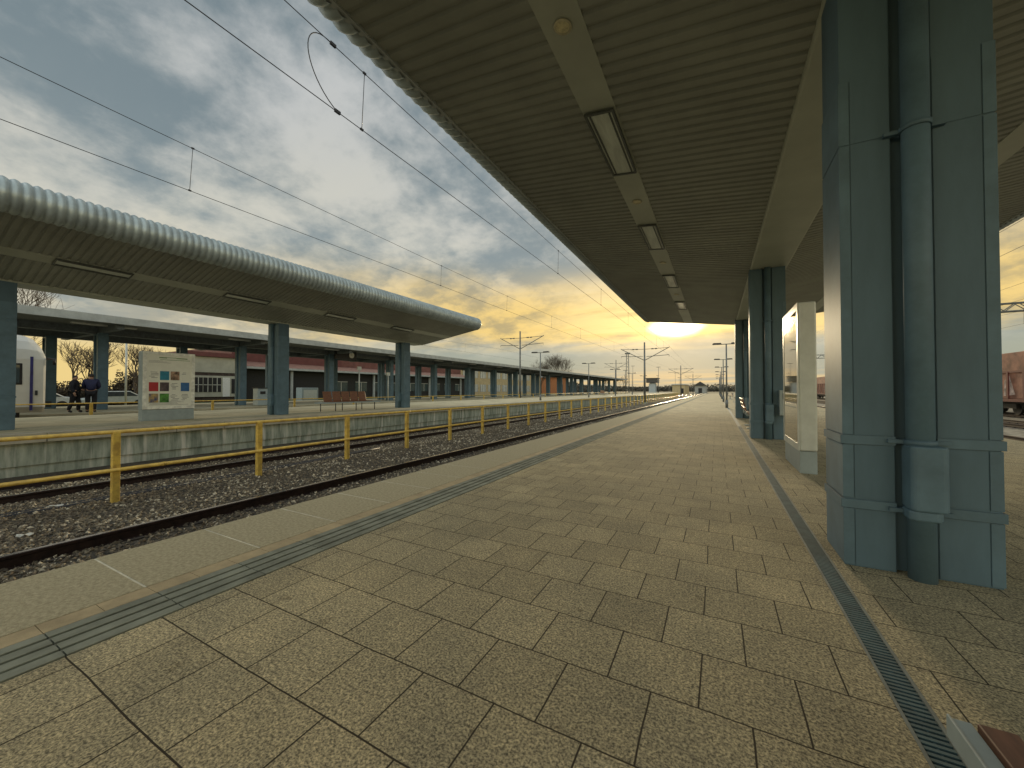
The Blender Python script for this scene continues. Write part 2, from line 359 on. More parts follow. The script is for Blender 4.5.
# yellow railing between the tracks
def railing(x, ys, z0, ztop, zlow, post, tr, label, mat_=YEL, phase=0, grp='yellow railings'):
    rr = empty('yellow_railing', (x, 0, z0), 0, label, 'railing', grp)
    for k, y in enumerate(ys):
        MB().box(-post/2, post/2, y-post/2, y+post/2, -.15, ztop-z0).build('post', mat_, rr, bevel=.006)
    y0, y1 = ys[0]-1, ys[-1]
    for z in ((ztop, zlow) if zlow is not None else (ztop,)):
        o = MB(); o.tube([(0 if z == ztop else post/2+tr*.5, y0, z-z0+(tr*.4 if z == ztop else 0)), (0 if z == ztop else post/2+tr*.5, y1, z-z0+(tr*.4 if z == ztop else 0))], tr, 10)
        y = ys[0]+1.0
        while y < min(y1, 30): o.tube([(0 if z == ztop else post/2+tr*.5, y, z-z0+(tr*.4 if z == ztop else 0)), (0 if z == ztop else post/2+tr*.5, y+.05, z-z0+(tr*.4 if z == ztop else 0))], tr*1.12, 10); y += 5.9
        o.build('top_rail' if z == ztop else 'lower_rail', mat_, rr)
    return rr
railing(-8.25, [.28+2.12*k-2.12*2 for k in range(50)], -.62, .47, -.10, .09, .03, 'long yellow tubular railing on square posts in the ballast between the nearest tracks')

# far (second) platform
P2 = .15
sheet('platform_paving', -21.9, -13.62, -20, YE+10, P2, CONC2, .12)
m = MB(); 
m.box(-21.8, -13.75, -20, YE+10, -.9, P2-.13)
m.box(-13.76, -13.66, -20, YE+10, -.56, -.06)
m.box(-13.78, -13.70, -20, YE+10, -.9, -.56)
inten(m.build('platform_wall', WALL), kind=S)
m = MB(); y = -20
while y < YE+8: m.box(-14.2, -13.56, y+.006, y+1.19, P2-.20, P2+.004); y += 1.2
inten(m.build('platform_coping', mat('grey coping slabs', (.40, .37, .28), .8, var=.15, scale=2)), kind=S)
# third platform and ground in between
sheet('platform_paving', -40, -27.9, -20, YE+10, 0, CONC2, .1)
inten(MB().box(-40, -28.0, -20, YE+10, -.9, -.101).build('platform_wall', WALL), kind=S)
inten(MB().box(-27.95, -21.85, -20, 200, -.82, -.70).build('trackbed', BALL), kind=S)
track(-25.9, -.50, -20, 200, 'railway track between the second and third platforms, under the white passenger coach')
railing(-22.9, [5.9+4.35*k for k in range(-3, 26)], -.72, .58, None, .09, .025, 'thin yellow railing beyond the notice board, in front of the white coach')
# right of the near platform
inten(MB().box(6.0, 60, -20, 300, -.85, -.62).build('yard_ballast', mat('pale yard ballast', (.30, .26, .19), .95, var=.3, scale=3, bump=.5, bscale=18)), kind=S)
track(8.2, -.45, -14, 240, 'railway track along the right side of the near platform')
track(13.0, -.45, -14, 240, 'railway track in the yard next to the freight wagons, on their platform side')
track(17.8, -.45, -14, 240, 'railway track under the red brown freight wagons')

# ------------------------------------------------------------ columns
def make_column(h, label, cat='column', group=None, box=False):
    """origin at the centre of the base; the pipe recess faces -Y"""
    c = empty('canopy_column', (0, 0, 0), 0, label, cat, group)
    W, D = .35, .215
    s = MB()
    s.prism([(-W, -D), (-.10, -D), (-.10, -D+.05), (.085, -D+.05), (.085, -D), (W, -D), (W, D), (-W, D)], 'z', 0, h)
    s.build('shaft', TEAL, c, bevel=.004)
    # raised cover panels separated by shadow gaps
    zs = [(.012, .37), (.44, .78), (.845, 2.725), (2.735, 3.15)]
    for a, b in zs:
        b = min(b, h-.02)
        if b <= a: continue
        for sx in (-1, 1):
            q = MB(); x0, x1 = sorted((sx*.355, sx*.30)); q.box(x0, x1, -D-.006, D+.006, a, b)
            q.build('side_panel', TEALB, c, bevel=.002)
        q = MB(); q.box(-.295, -.105, -D-.004, -D+.01, a, b); q.box(.09, .295, -D-.004, -D+.01, a, b); q.build('front_panel', TEAL, c)
    for a in (.375, .785):
        q = MB(); q.prism([(-W-.014, -D-.014), (-.10, -D-.014), (-.10, -D-.003), (-W-.004, -D-.003)], 'z', a, a+.055)
        q.prism([(.085, -D-.014), (W+.014, -D-.014), (W+.014, D+.014), (-W-.014, D+.014), (-W-.014, -D-.003), (-W-.007, -D-.003), (-W-.007, D+.007), (W+.007, D+.007), (W+.007, -D-.003), (.085, -D-.003)], 'z', a, a+.055)
        q.build('collar_band', TEALB, c)
    p = MB(); p.tube([(0, -D-.045, -.02), (0, -D-.045, h)], .064, 24); pipe = p.build('downpipe', TEALB, c)
    q = MB()
    yc = -D-.045
    q.prism([(-.07, yc-.075), (-.05, yc-.095), (.075, yc-.095), (.095, yc-.075), (.083, yc+.06), (-.07, yc+.06)], 'z', .42, .80)
    q.prism([(-.075, yc-.06), (-.05, yc-.08), (.05, yc-.08), (.075, yc-.06), (.075, yc+.05), (-.075, yc+.05)], 'z', .36, .42)
    q.build('inspection_box', TEALB, pipe, bevel=.012)
    for z in (.395, .815, 2.73):
        q = MB(); q.tube([(0, yc, z-.016), (0, yc, z+.016)], .072, 20); q.box(-.14, -.06, yc+.01, yc+.04, z-.012, z+.012); q.box(.06, .14, yc+.01, yc+.04, z-.012, z+.012)
        q.build('pipe_bracket', TEAL, pipe)
    return c
col0 = make_column(3.99, 'big blue grey steel clad column with downpipe, nearest to the camera', group='columns of the near canopy')
cpos = [(3.455, None), (10.87, 'blue grey clad column just behind the poster cabinet, with a small box fixed on it'), (18.3, 'blue grey clad column at the far end of the near canopy, beyond the wooden bench')]
for k, (y, lab) in enumerate(cpos):
    c = col0 if k == 0 else copy_tree(col0)
    c.location = ((1.075, 1.05, 1.02)[k], y, 0)
    if lab: c['label'] = lab
c = copy_tree(col0); c.location = (1.085, -4.0, 0); c['label'] = 'blue grey clad column behind the camera under the near canopy'
colB = make_column(3.80-P2, 'blue grey column at the left edge of the picture, left of the notice board', group='columns of the canopy across the tracks')
labs = [None, 'blue grey column of the second platform standing between the notice board and the brown bench', 'blue grey column right of the brown bench, last one under the far canopy']
for k, y in enumerate((2.42, 9.31, 16.3)):
    c = colB if k == 0 else copy_tree(colB)
    c.location = (-15.68, y, P2)
    if labs[k]: c['label'] = labs[k]

# ------------------------------------------------------------ gull-wing canopies
def canopy(name, xc, y0, y1, xl, xr, zb, zl, zr, label, ylskew=0, yrskew=0, pitch=.147, rn=.28, detail=True, strips=((-1.31,-.94),)):
    """beam centred on xc (half width .365), soffits rise to zl at xl (left) and zr at xr (right)"""
    c = empty('platform_canopy', (0, 0, 0), 0, label, 'canopy', 'platform canopies')
    hw = .375
    for side, xe, ze, sk in ((-1, xl, zl, ylskew), (1, xr, zr, yrskew)):
        xa = xc+side*hw; L_ = abs(xe-xa); zz0 = zb+.035
        def P(t, dz=0.0): return xa+(xe-xa)*t, zz0+(ze-zz0)*t+dz
        def yend(t): return y1+sk*t
        # ribbed soffit: trapezoid ribs running across the platform
        bands = [(0, 1)]
        tb = None
        for (sa, sb) in strips:
            lo, hi = sorted((sa, sb)); t0 = abs((hi if side < 0 else lo)-xa)/L_; t1 = abs((lo if side < 0 else hi)-xa)/L_
            if min(xa, xe) < (lo+hi)/2 < max(xa, xe): bands = [(0, t0), (t1, 1)]; tb = (t0, t1)
        m = MB()
        prof = [(0, 0), (.55, 0), (.66, .022), (.88, .022), (1.0, 0)]
        if detail:
            ys = []; y = y0
            while y < y1+abs(sk): 
                for (a, b) in prof[:-1]: ys.append((y+a*pitch, b))
                y += pitch
            for (ta, tb2) in bands:
                vs = []
                for (yy, dz) in ys:
                    for t in (ta, tb2):
                        px, pz = P(t, dz); vs.append((px, min(yy, yend(t)), pz))
                m.add(vs, [(2*i, 2*i+1, 2*i+3, 2*i+2) for i in range(len(ys)-1)])
        else:
            vs = [(P(0)[0], y0, P(0)[1]), (P(1)[0], y0, P(1)[1]), (P(1)[0], yend(1), P(1)[1]), (P(0)[0], y1, P(0)[1])]; m.add(vs, [(0,1,2,3)])
        m.build('ribbed_soffit', SOFF, c)
        if tb and detail:
            t0, t1 = tb; a = P(t0, -.004); b = P(t1, -.004)
            s_ = MB(); s_.add([(a[0], y0, a[1]), (b[0], y0, b[1]), (b[0], yend(t1), b[1]), (a[0], yend(t0), a[1]), (a[0], y0, a[1]+.06), (b[0], y0, b[1]+.06), (b[0], yend(t1), b[1]+.06), (a[0], yend(t0), a[1]+.06)], [(0,1,2,3),(4,5,6,7),(0,1,5,4),(1,2,6,5),(2,3,7,6),(3,0,4,7)])
            s_.build('service_strip', SOFF2, c)
        # corrugated half-round nose along the outer edge
        n = MB(); seg = 12; rows = []
        y = y0; ys = []
        step = pitch/ (6 if detail else 1)
        while y < y1+sk: ys.append(y); y += step
        ys.append(y1+sk)
        for yy in ys:
            dr_ = (.045*abs(math.sin(math.pi*(yy-y0)/pitch))) if detail else 0
            row = []
            for q in range(seg+1):
                a = -math.pi/2+math.pi*q/seg; rr = rn+dr_
                row.append((xe+side*rr*math.cos(a), yy, ze+rn+rr*math.sin(a)))
            rows.append(row)
        vs = [p for r_ in rows for p in r_]
        n.add(vs, [(i*(seg+1)+q, i*(seg+1)+q+1, (i+1)*(seg+1)+q+1, (i+1)*(seg+1)+q) for i in range(len(rows)-1) for q in range(seg)], True)
        n.add(rows[-1], [tuple(range(seg+1))]); n.add(rows[0], [tuple(range(seg+1))[::-1]])
        n.build('edge_nose', NOSE, c)
        e = MB(); e.box(xe-.03, xe+.03, y0, y1+min(sk, 0), ze-.018, ze+.03); e.build('edge_trim', FASC, c)
        # roof sheet and end closure
        r_ = MB(); ax, az = xa, zz0+.42; ex, ez = xe, ze+2*rn-.01
        vs = [(ax, y0, az), (ex, y0, ez), (ex, yend(1), ez), (ax, y1, az), (ax, y0, az-.02), (ex, y0, ez-.02), (ex, yend(1), ez-.02), (ax, y1, az-.02)]
        r_.add(vs, [(0,1,2,3),(4,5,6,7),(0,1,5,4),(1,2,6,5),(2,3,7,6),(3,0,4,7)]); r_.build('roof_sheet', ROOF, c)
        for ye, s0, nm in ((y0, 0, 'end_panel'), (y1, sk, 'end_panel')):
            q = MB(); d_ = .02 if ye == y1 else -.02
            vs = [(P(0)[0], ye, P(0)[1]-.02), (P(1)[0], ye+s0, P(1)[1]-.02), (ex, ye+s0, ez), (ax, ye, az)]; vs += [(a, b+d_, c_) for a, b, c_ in vs]
            q.add(vs, [(0,1,2,3),(4,5,6,7),(0,1,5,4),(1,2,6,5),(2,3,7,6),(3,0,4,7)]); q.build(nm, FASC, c)
    b = MB(); b.box(xc-hw, xc+hw, y0, y1, zb, zb+.44); b.build('beam', SOFF2, c, bevel=.03)
    return c
canopy('near', 1.085, -8.0, 19.4, -2.86, 5.03, 3.97, 4.43, 4.43, 'large grey canopy with ribbed soffit overhead, covering the near platform', strips=((-1.31, -.95), (3.12, 3.48)))
canopy('far', -15.68, -12.0, 17.6, -19.1, -12.28, 3.79, 4.64, 4.64, 'grey canopy of the second platform with rounded corrugated edge, at the upper left', ylskew=0, yrskew=1.1, rn=.31, strips=((-14.05, -13.7), (-17.7, -17.4)))
# ceiling lights and downlights of the near canopy (they hang from the service strip)
def strip_z(x, xa=.71, z0=4.005, xe=-2.86, ze=4.43): return z0+(ze-z0)*(xa-x)/(xa-xe)
slope = math.atan2(4.43-4.005, .71+2.86)
LF = mat('ceiling light frame', (.10, .11, .10), .4, metal=.3); LD = mat('ceiling light diffuser', (.62, .66, .58), .25, var=.12, scale=1.5, stretch=(6, 1, 1))
def make_ceiling_light():
    t = empty('ceiling_light', (0,0,0), 0, 'x', 'ceiling light', 'strip lights in the near canopy')
    f = MB()
    for a in ((-.165, -.14, -.69, .69), (.14, .165, -.69, .69), (-.14, .14, -.69, -.66), (-.14, .14, .66, .69), (-.115, -.10, -.64, .64), (.10, .115, -.64, .64)): f.box(*a, -.03, -.006)
    f.build('frame', LF, t)
    MB().box(-.14, .14, -.66, .66, -.014, -.004).build('diffuser', LD, t)
    return t
cl0 = make_ceiling_light()
cln = ['unlit rectangular ceiling light nearest to the camera in the near canopy, under the sky side', 'second unlit rectangular ceiling light from the camera, beyond the small round downlight', 'third unlit rectangular ceiling light from the camera in the receding row', 'fourth unlit ceiling light in the row, close to where the canopy ends']
for k, y in enumerate((4.84, 8.15, 11.7, 15.2)):
    t = cl0 if k == 0 else copy_tree(cl0); t.location = (-1.13, y, strip_z(-1.13)-.012); t.rotation_euler = (0, slope, 0); t['label'] = cln[k]
def make_down():
    t = empty('round_downlight', (0,0,0), 0, 'x', 'downlight', 'round downlights in the near canopy')
    f = MB(); n = 28
    pts = [(.075, -.001), (.078, -.012), (.062, -.016), (.056, -.006)]
    vs = []
    for (r_, z) in pts:
        for k in range(n): a = 2*math.pi*k/n; vs.append((r_*math.cos(a), r_*math.sin(a), z))
    f.add(vs, [(i*n+k, i*n+(k+1)%n, (i+1)*n+(k+1)%n, (i+1)*n+k) for i in range(3) for k in range(n)], True); f.build('rim', mat('downlight rim', (.55, .50, .33), .4), t)
    MB().tube([(0,0,-.011), (0,0,-.004)], .057, 28).build('lens', mat('downlight lens', (.70, .62, .36), .3, var=.15, scale=20), t)
    return t
dl0 = make_down()
dln = ['round cream downlight nearest to the camera, before the first rectangular ceiling light', 'round downlight between the first and second rectangular ceiling lights', 'round downlight between the second and third rectangular ceiling lights', 'round downlight between the third and fourth rectangular ceiling lights']
for k, y in enumerate((3.04, 6.48, 9.9, 13.4)):
    t = dl0 if k == 0 else copy_tree(dl0); t.location = (-1.13, y, strip_z(-1.13)-.008); t.rotation_euler = (0, slope, 0); t['label'] = dln[k]
# strip lights of the far canopy
FARL = ['first', 'second', 'third', 'fourth', 'fifth']
sl2 = math.atan2(4.64-3.825, 15.305-12.28)
cl1 = None
for k, y in enumerate((3.6, 7.2, 10.8, 14.4)):
    t = copy_tree(cl0); t.location = (-13.875, y, 3.825+(4.64-3.825)*(15.305-13.875)/(15.305-12.28)-.014); t.rotation_euler = (0, -sl2, 0)
    t['group'] = 'strip lights in the canopy across the tracks'; t['label'] = 'pale strip light under the canopy across the tracks, %s of the four from the left' % FARL[k]

# ------------------------------------------------------------ poster cabinet on the near platform
pc = empty('poster_cabinet', (1.085, 7.12, 0), 0, 'tall pale grey poster cabinet with glass front reflecting the sunset, beside the second column', 'poster cabinet')
MB().box(-.095, .095, -.64, .64, 0, .30).build('plinth', ALUB, pc, bevel=.006)
MB().box(-.098, .098, -.66, .66, .305, 2.33).build('case', ALU, pc, bevel=.02)
f = MB()
for a in ((-.66, .66, .305, .40), (-.66, .66, 2.23, 2.33), (-.66, -.58, .40, 2.23), (.58, .66, .40, 2.23)): f.box(-.111, -.096, a[0], a[1], a[2]+.001, a[3]-.001)
f.build('frame', ALU, pc)
gm = glass('cabinet glass', (.22, .20, .12), .03)
MB().box(-.1055, -.0995, -.58, .58, .40, 2.23).build('glass_pane', gm, pc)
# ------------------------------------------------------------ benches
def slat_bench(loc, rz, label, L_=1.6):
    t = empty('platform_bench', loc, rz, label, 'bench', 'wooden platform benches')
    s = MB()
    for k in range(3): s.box(-L_/2, L_/2, -.22+k*.15, -.22+k*.15+.135, .42, .455)
    s.build('seat', WOOD, t, bevel=.006)
    s = MB(); M_ = Matrix.Translation((0, .25, .47)) @ Matrix.Rotation(R(-14), 4, 'X')
    for k in range(3): s.box(-L_/2, L_/2, 0, .03, .06+k*.13, .06+k*.13+.115, M_)
    s.build('backrest', WOOD, t, bevel=.006)
    for sx in (-1, 1):
        x = sx*(L_/2-.25); q = MB(); q.box(x-.03, x+.03, -.2, .26, .37, .418); q.box(x-.03, x+.03, .0, .07, 0, .37); q.box(x-.05, x+.05, -.2, .25, 0, .03)
        q.box(x-.02, x+.02, .255, .285, .40, .90, ) ; q.build('leg', ALUB, t, bevel=.004)
    return t
slat_bench((1.02, 13.9, 0), R(90), 'wooden slatted bench between the second and the last column of the near canopy', 1.7)
# --- bench end in the lower right corner, right under the camera
t = empty('platform_bench', (0, 0, 0), 0, 'brown slatted seat with grey metal end plate in the bottom right corner of the view', 'bench', 'wooden platform benches')
BZ = .20
q = MB(); q.box(.573, .580, .2, 1.575, BZ-.06, BZ+.004); q.box(.5805, .622, .2, 1.570, BZ-.012, BZ-.002); q.build('end_plate', ALUB, t, bevel=.003)
SLB = mat('dark brown slat', (.13, .055, .035), .5, var=.2, scale=6, stretch=(6, 1, 6))
for k in range(5): MB().box(.630+k*.086, .630+k*.086+.078, .2, 1.565, BZ-.03, BZ+.006).build('slat', SLB, t, bevel=.004)
MB().box(.60, .64, 1.30, 1.36, 0, BZ-.013).build('leg', ALUB, t)
MB().box(1.0, 1.06, 1.30, 1.36, 0, BZ-.031).build('leg', ALUB, t)
# --- five seat bench on the second platform
def seat_row(loc, rz, label):
    t = empty('seat_row', loc, rz, label, 'bench', 'seat rows across the tracks')
    n = 5; wv = .50; L_ = n*wv
    q = MB(); q.box(-L_/2-.45, L_/2+.45, -.34, .20, .37, .425); q.build('seat_beam', ALUB, t, bevel=.004)
    for k in range(n):
        x = -L_/2+k*wv; s = MB()
        s.prism([(-.27, .43), (-.27, .46), (.12, .445), (.20, .48), (.30, .92), (.335, .92), (.235, .455), (.14, .42)], 'x', x+.03, x+wv-.03)
        s.build('seat_shell', WOOD, t, bevel=.01)
    for k in range(6):
        x = -L_/2-.2+k*(L_+.4)/5; MB().tube([(x, -.15 if k % 2 else .12, 0), (x, -.15 if k % 2 else .12, .41)], .02, 8).build('leg', DKSTEEL, t)
    return t
seat_row((-15.9, 12.9, P2), R(90), 'row of five red brown seats between the columns of the second platform')

# ------------------------------------------------------------ notice board on the second platform
nb = empty('notice_board', (-16.05, 5.9, P2), 0, 'freestanding notice board with coloured posters on the second platform, left of the bench', 'notice board')
BB = .68
MB().box(-.16, .12, -BB, BB, 0, .36).build('plinth', ALUB, nb, bevel=.006)
MB().box(-.17, .12, -BB-.01, BB+.01, .365, 2.22).build('case', ALUB, nb, bevel=.01)
f = MB()
for a in ((-BB, BB, .37, .45), (-BB, BB, 2.13, 2.21), (-BB, -BB+.09, .45, 2.13), (BB-.09, BB, .45, 2.13)): f.box(.119, .15, *a)
f.build('frame', mat('notice board frame', (.78, .79, .72), .4), nb)
MB().box(.119, .128, -BB+.09, BB-.09, .45, 2.13).build('poster_sheet', mat('poster paper', (.74, .75, .66), .5, var=.03), nb)
def cellmat(n, c, c2=None): return mat(n, c, .5, var=.05, scale=7, col2=c2)
cols = {(0,1): ((.03, .25, .36), (.02, .16, .25)), (0,2): ((.45, .30, .2), (.04, .02, .015)), (1,0): ((.42, .03, .035), (.36, .025, .03)), (1,1): ((.12, .09, .09), (.03, .02, .03)),
        (1,3): ((.04, .14, .34), (.02, .11, .28)), (2,0): ((.55, .38, .10), (.05, .07, .16)), (2,1): ((.10, .30, .05), (.02, .09, .02))}
cw, ch = .235, .29
for (r_, c_), (ca, cb_) in cols.items():
    y = -BB+.15+c_*.275; z = 1.31-r_*.365
    MB().box(.1275, .133, y, y+cw, z, z+ch).build('poster_picture', cellmat('picture %d%d' % (r_, c_), ca, cb_), nb)
# small printed lines (illegible at this distance in the photograph)
INK = mat('print ink', (.16, .17, .18), .6); rr = random.Random(5)
for (r_, c_) in ((0,0), (0,3), (1,2), (2,2), (2,3)):
    q = MB(); y = -BB+.15+c_*.275; z = 1.31-r_*.365
    for k in range(5 if (r_, c_) != (0, 3) else 2):
        zz = z+ch-.03-k*.045; a = y+rr.uniform(0, .06); q.box(.1275, .131, a, min(y+cw, a+rr.uniform(.08, .2)), zz-.014, zz)
    q.build('printed_text', INK, nb)
q = MB()
for k in range(5): a = -BB+.14+rr.uniform(0, .1); q.box(.1275, .131, a, BB-.14-rr.uniform(0, .5), .50+k*.028, .508+k*.028)
for k in range(3): q.box(.1275, .131, -BB+.14, -BB+.5+k*.1, 1.93-k*.03, 1.937-k*.03)
q.build('printed_text', INK, nb)
q = MB()
pts = [(-BB+.40, 2.03), (-BB+.60, 2.055), (-BB+.85, 2.05), (-BB+1.15, 2.03)]
for (a, b), (c_, d) in zip(pts, pts[1:]): q.box(.1275, .131, a, c_, min(b, d)-.012, max(b, d))
q.box(.1275, .131, -BB+.42, BB-.14, 1.965, 1.98)
q.build('green_header', mat('green ink', (.22, .34, .16), .6), nb)

# ------------------------------------------------------------ small box on the second column
bx = empty('wall_telephone_box', (1.30, 10.60, 0), 0, 'small grey box with a black opening fixed on the side of the second column', 'wall box')
MB().box(-.06, .20, -.14, .035, .56, 1.13).build('case', ALUB, bx, bevel=.01)
MB().box(.0, .17, -.146, -.138, .93, 1.06).build('opening', DARK, bx)

# ------------------------------------------------------------ lamps
def make_lamp(h):
    t = empty('platform_lamp', (0,0,0), 0, 'x', 'lamp post', 'double headed platform lamps')
    MB().tube([(0,0,0), (0,0,h)], .055, 10, r1=.04).build('pole', MAST, t)
    MB().tube([(0,0,0), (0,0,.5)], .085, 10).build('pole_base', MAST, t)
    MB().box(-.55, .55, -.03, .03, h-.02, h+.03).build('crossarm', MAST, t)
    for s in (-1, 1):
        q = MB(); q.prism([(s*.25, h+.0), (s*.78, h-.01), (s*.80, h+.04), (s*.72, h+.10), (s*.30, h+.09)], 'y', -.11, .11); q.build('lamp_head', DKSTEEL, t)
    return t
lp = make_lamp(4.1)
nm = ['nearest', 'second nearest', 'third nearest', 'fourth nearest', 'fifth nearest', 'sixth nearest', 'seventh nearest']
for k in range(7):
    t = lp if k == 0 else copy_tree(lp); t.location = (.55, 28.4+k*14.2, 0)
    t['label'] = 'double headed lamp post beyond the near canopy, %s of its row' % nm[k]
lp2 = None
for k in range(5):
    t = copy_tree(lp); t.location = (-15.0-.35*k, 34+k*17.0, P2); t['group'] = 'double headed lamps on the second platform'; t.scale = (1.15, 1, 1.12)
    t['label'] = 'double headed lamp post on the open second platform, %s of its row' % nm[k]
# benches and bins further down our platform
far_b = [(1.6, 30), (1.6, 42), (1.5, 56)]
bl = ['small distant bench beside the nearest lamp post beyond the near canopy', 'small distant bench beside the second nearest lamp post on our platform', 'small distant bench beside the third nearest lamp post on our platform']
for k, (x, y) in enumerate(far_b): slat_bench((x, y, 0), R(90), bl[k], 1.6)

# ------------------------------------------------------------ catenary
def mast_y(x, y, z0, zt, za, label, span=(3.0, 3.0), zcross=.6):
    t = empty('catenary_mast', (x, y, z0), 0, label, 'catenary mast', 'catenary masts with double arms')
    h = zt-z0
    MB().tube([(0,0,0), (0,0,h)], .14, 10, r1=.09).build('pole', MAST, t)
    MB().box(-.3, .3, -.3, .3, -.1, .18).build('footing', WALL, t)
    for s, L_ in zip((-1, 1), span):
        a = MB(); a.tube([(0, 0, h-2.35), (s*L_, 0, h-.75)], .045, 6); a.tube([(0, 0, h-.9), (s*L_*.95, 0, h-.82)], .03, 6)
        for q in (.28, .42): a.tube([(s*L_*q, 0, h-.9+.02), (s*L_*(q+.09), 0, h-.9+.03)], .075, 8)
        a.build('bracket_arm', MAST, t)
        a = MB(); a.tube([(s*.25, 0, h-1.85), (s*L_*.98, 0, h-1.72)], .035, 6); a.tube([(s*L_*.98, 0, h-1.72), (s*L_*.98, 0, h-1.95)], .02, 6); a.build('steady_arm', MAST, t)
    return t
mast_y(-8.2, 51.7, -.62, 7.3, 0, 'tall catenary mast with V shaped arms standing between the tracks, near the vanishing point', (3.0, 3.0))
mast_y(-8.2, 108, -.62, 7.5, 0, 'distant catenary mast between the tracks, further along than the tall V armed one', (3.0, 3.0))
mast_y(-8.2, 165, -.7, 7.5, 0, 'farthest thin catenary mast between the tracks, just above the end of the yellow railing', (3.0, 3.0))
mast_y(-22.9, 45.3, -.72, 8.9, 0, 'tall catenary mast with V shaped arms rising above the third canopy', (3.0, 3.4))
mast_y(-22.9, 100, -.72, 8.9, 0, 'catenary mast behind the second platform lamps, further along the third canopy', (3.0, 3.0))
def wire_pair(xa, zc, zm, y0, y1, sup, label, xb=None, loop=None, drop=None):
    """contact wire at zc, messenger wire at zm over the supports in sup, sagging between"""
    t = empty('overhead_wire', (0,0,0), 0, label, 'overhead wire', 'overhead line wires')
    cpts = []; mpts = []
    y = y0
    def sag(y):
        s = [a for a in sup if a <= y]; e = [a for a in sup if a > y]
        if not s or not e: return 0
        a, b = s[-1], e[0]; u = (y-a)/(b-a); return -4*(.35)*u*(1-u)*((b-a)/56)**2
    while y <= y1: cpts.append((xa, y, zc)); mpts.append((xa, y, zm+sag(y))); y += 2
    MB().tube(cpts, .0072, 5).build('contact_wire', WIRE, t); MB().tube(mpts, .0072, 5).build('messenger_wire', WIRE, t)
    for yd in (drop or []):
        q = MB(); q.tube([(xa, yd, zc), (xa, yd+.05, zm+sag(yd))], .006, 5); q.box(xa-.015, xa+.015, yd-.03, yd+.03, zc-.01, zc+.02); q.box(xa-.015, xa+.015, yd+.02, yd+.08, zm+sag(yd)-.01, zm+sag(yd)+.02); q.build('dropper', WIRE, t)
    if loop:
        (ya, yb) = loop; za = zc; zb_ = zm+sag(yb); pts = []
        P0, P1, P2_, P3 = Vector((xa, ya, za)), Vector((xa, ya-.62, za+.25)), Vector((xa, yb-.62, zb_+.10)), Vector((xa, yb, zb_))
        for i in range(21):
            u = i/20; pts.append(P0*(1-u)**3+P1*3*u*(1-u)**2+P2_*3*u*u*(1-u)+P3*u**3)
        q = MB(); q.tube(pts, .0075, 6)
        for p in (P0, P3): q.box(p.x-.018, p.x+.018, p.y-.05, p.y+.05, p.z-.02, p.z+.025)
        q.build('jumper_loop', WIRE, t)
    return t
wire_pair(-5.35, 5.60, 6.80, -60, 108, [-60, -4.3, 51.7, 108], 'thick pair of overhead wires above the nearest track with a curved jumper loop', loop=(4.08, 3.99), drop=[4.56, 13.8, 20, 27, 34, 41, 47])
wire_pair(-11.0, 5.86, 7.08, -60, 108, [-60, -4.3, 51.7, 108], 'overhead wire pair above the second track, with droppers, crossing the sky above the far canopy', drop=[4.4, 13.8, 20, 27, 34, 41, 47])
wire_pair(-25.9, 5.6, 6.7, -60, 100, [-60, -9.7, 45.3, 100], 'overhead wire pair above the white coach, seen between the two far canopies', drop=[0, 9, 16, 23, 30, 37])

# ------------------------------------------------------------ third canopy (flat, long)
YC3 = 142
c3 = empty('platform_canopy', (0,0,0), 0, 'very long flat canopy with two rows of columns on the third platform', 'canopy', 'platform canopies')
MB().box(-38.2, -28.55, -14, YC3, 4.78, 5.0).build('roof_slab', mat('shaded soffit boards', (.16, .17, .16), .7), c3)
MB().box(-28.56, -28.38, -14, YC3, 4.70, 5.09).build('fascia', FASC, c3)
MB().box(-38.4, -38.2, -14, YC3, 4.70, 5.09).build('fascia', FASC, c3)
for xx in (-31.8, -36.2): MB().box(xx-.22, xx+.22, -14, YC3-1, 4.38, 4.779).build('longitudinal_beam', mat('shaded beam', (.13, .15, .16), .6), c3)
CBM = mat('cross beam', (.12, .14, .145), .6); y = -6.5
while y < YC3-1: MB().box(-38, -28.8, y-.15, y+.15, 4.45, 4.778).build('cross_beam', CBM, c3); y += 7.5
y = -8
while y < 60: MB().box(-30.4, -30.1, y, y+2.6, 4.71, 4.776).build('light_tube', WHITE, c3); y += 7.5
def make_c3col(label, dark):
    t = empty('canopy_column', (0,0,0), 0, label, 'column', 'columns of the third canopy, %s row' % ('rear' if dark else 'front'))
    MB().box(-.36, .36, -.22, .22, 0, 4.45).build('shaft', TEAL, t)
    MB().box(.355, .375, -.225, .225, .02, 4.3).build('side_panel', TEALB, t)
    MB().tube([(0, -.25, 0), (0, -.25, 4.3)], .05, 8).build('downpipe', TEALB, t)
    return t
WB = ['first', 'second', 'third', 'fourth', 'fifth', 'sixth', 'seventh', 'eighth', 'ninth', 'tenth', 'eleventh', 'twelfth', 'thirteenth', 'fourteenth', 'fifteenth', 'sixteenth', 'seventeenth', 'eighteenth', 'nineteenth', 'twentieth']
for x, dark in ((-31.8, False), (-36.2, True)):
    proto = make_c3col('x', dark)
    for k in range(18 if not dark else 20):
        t = proto if k == 0 else copy_tree(proto)
        t.location = (x, (8.55+k*7.5) if not dark else (7.5+k*6.62), 0)
        t['label'] = 'grey column under the long third canopy, %s from the left in its %s row' % (WB[k], 'rear' if dark else 'front')

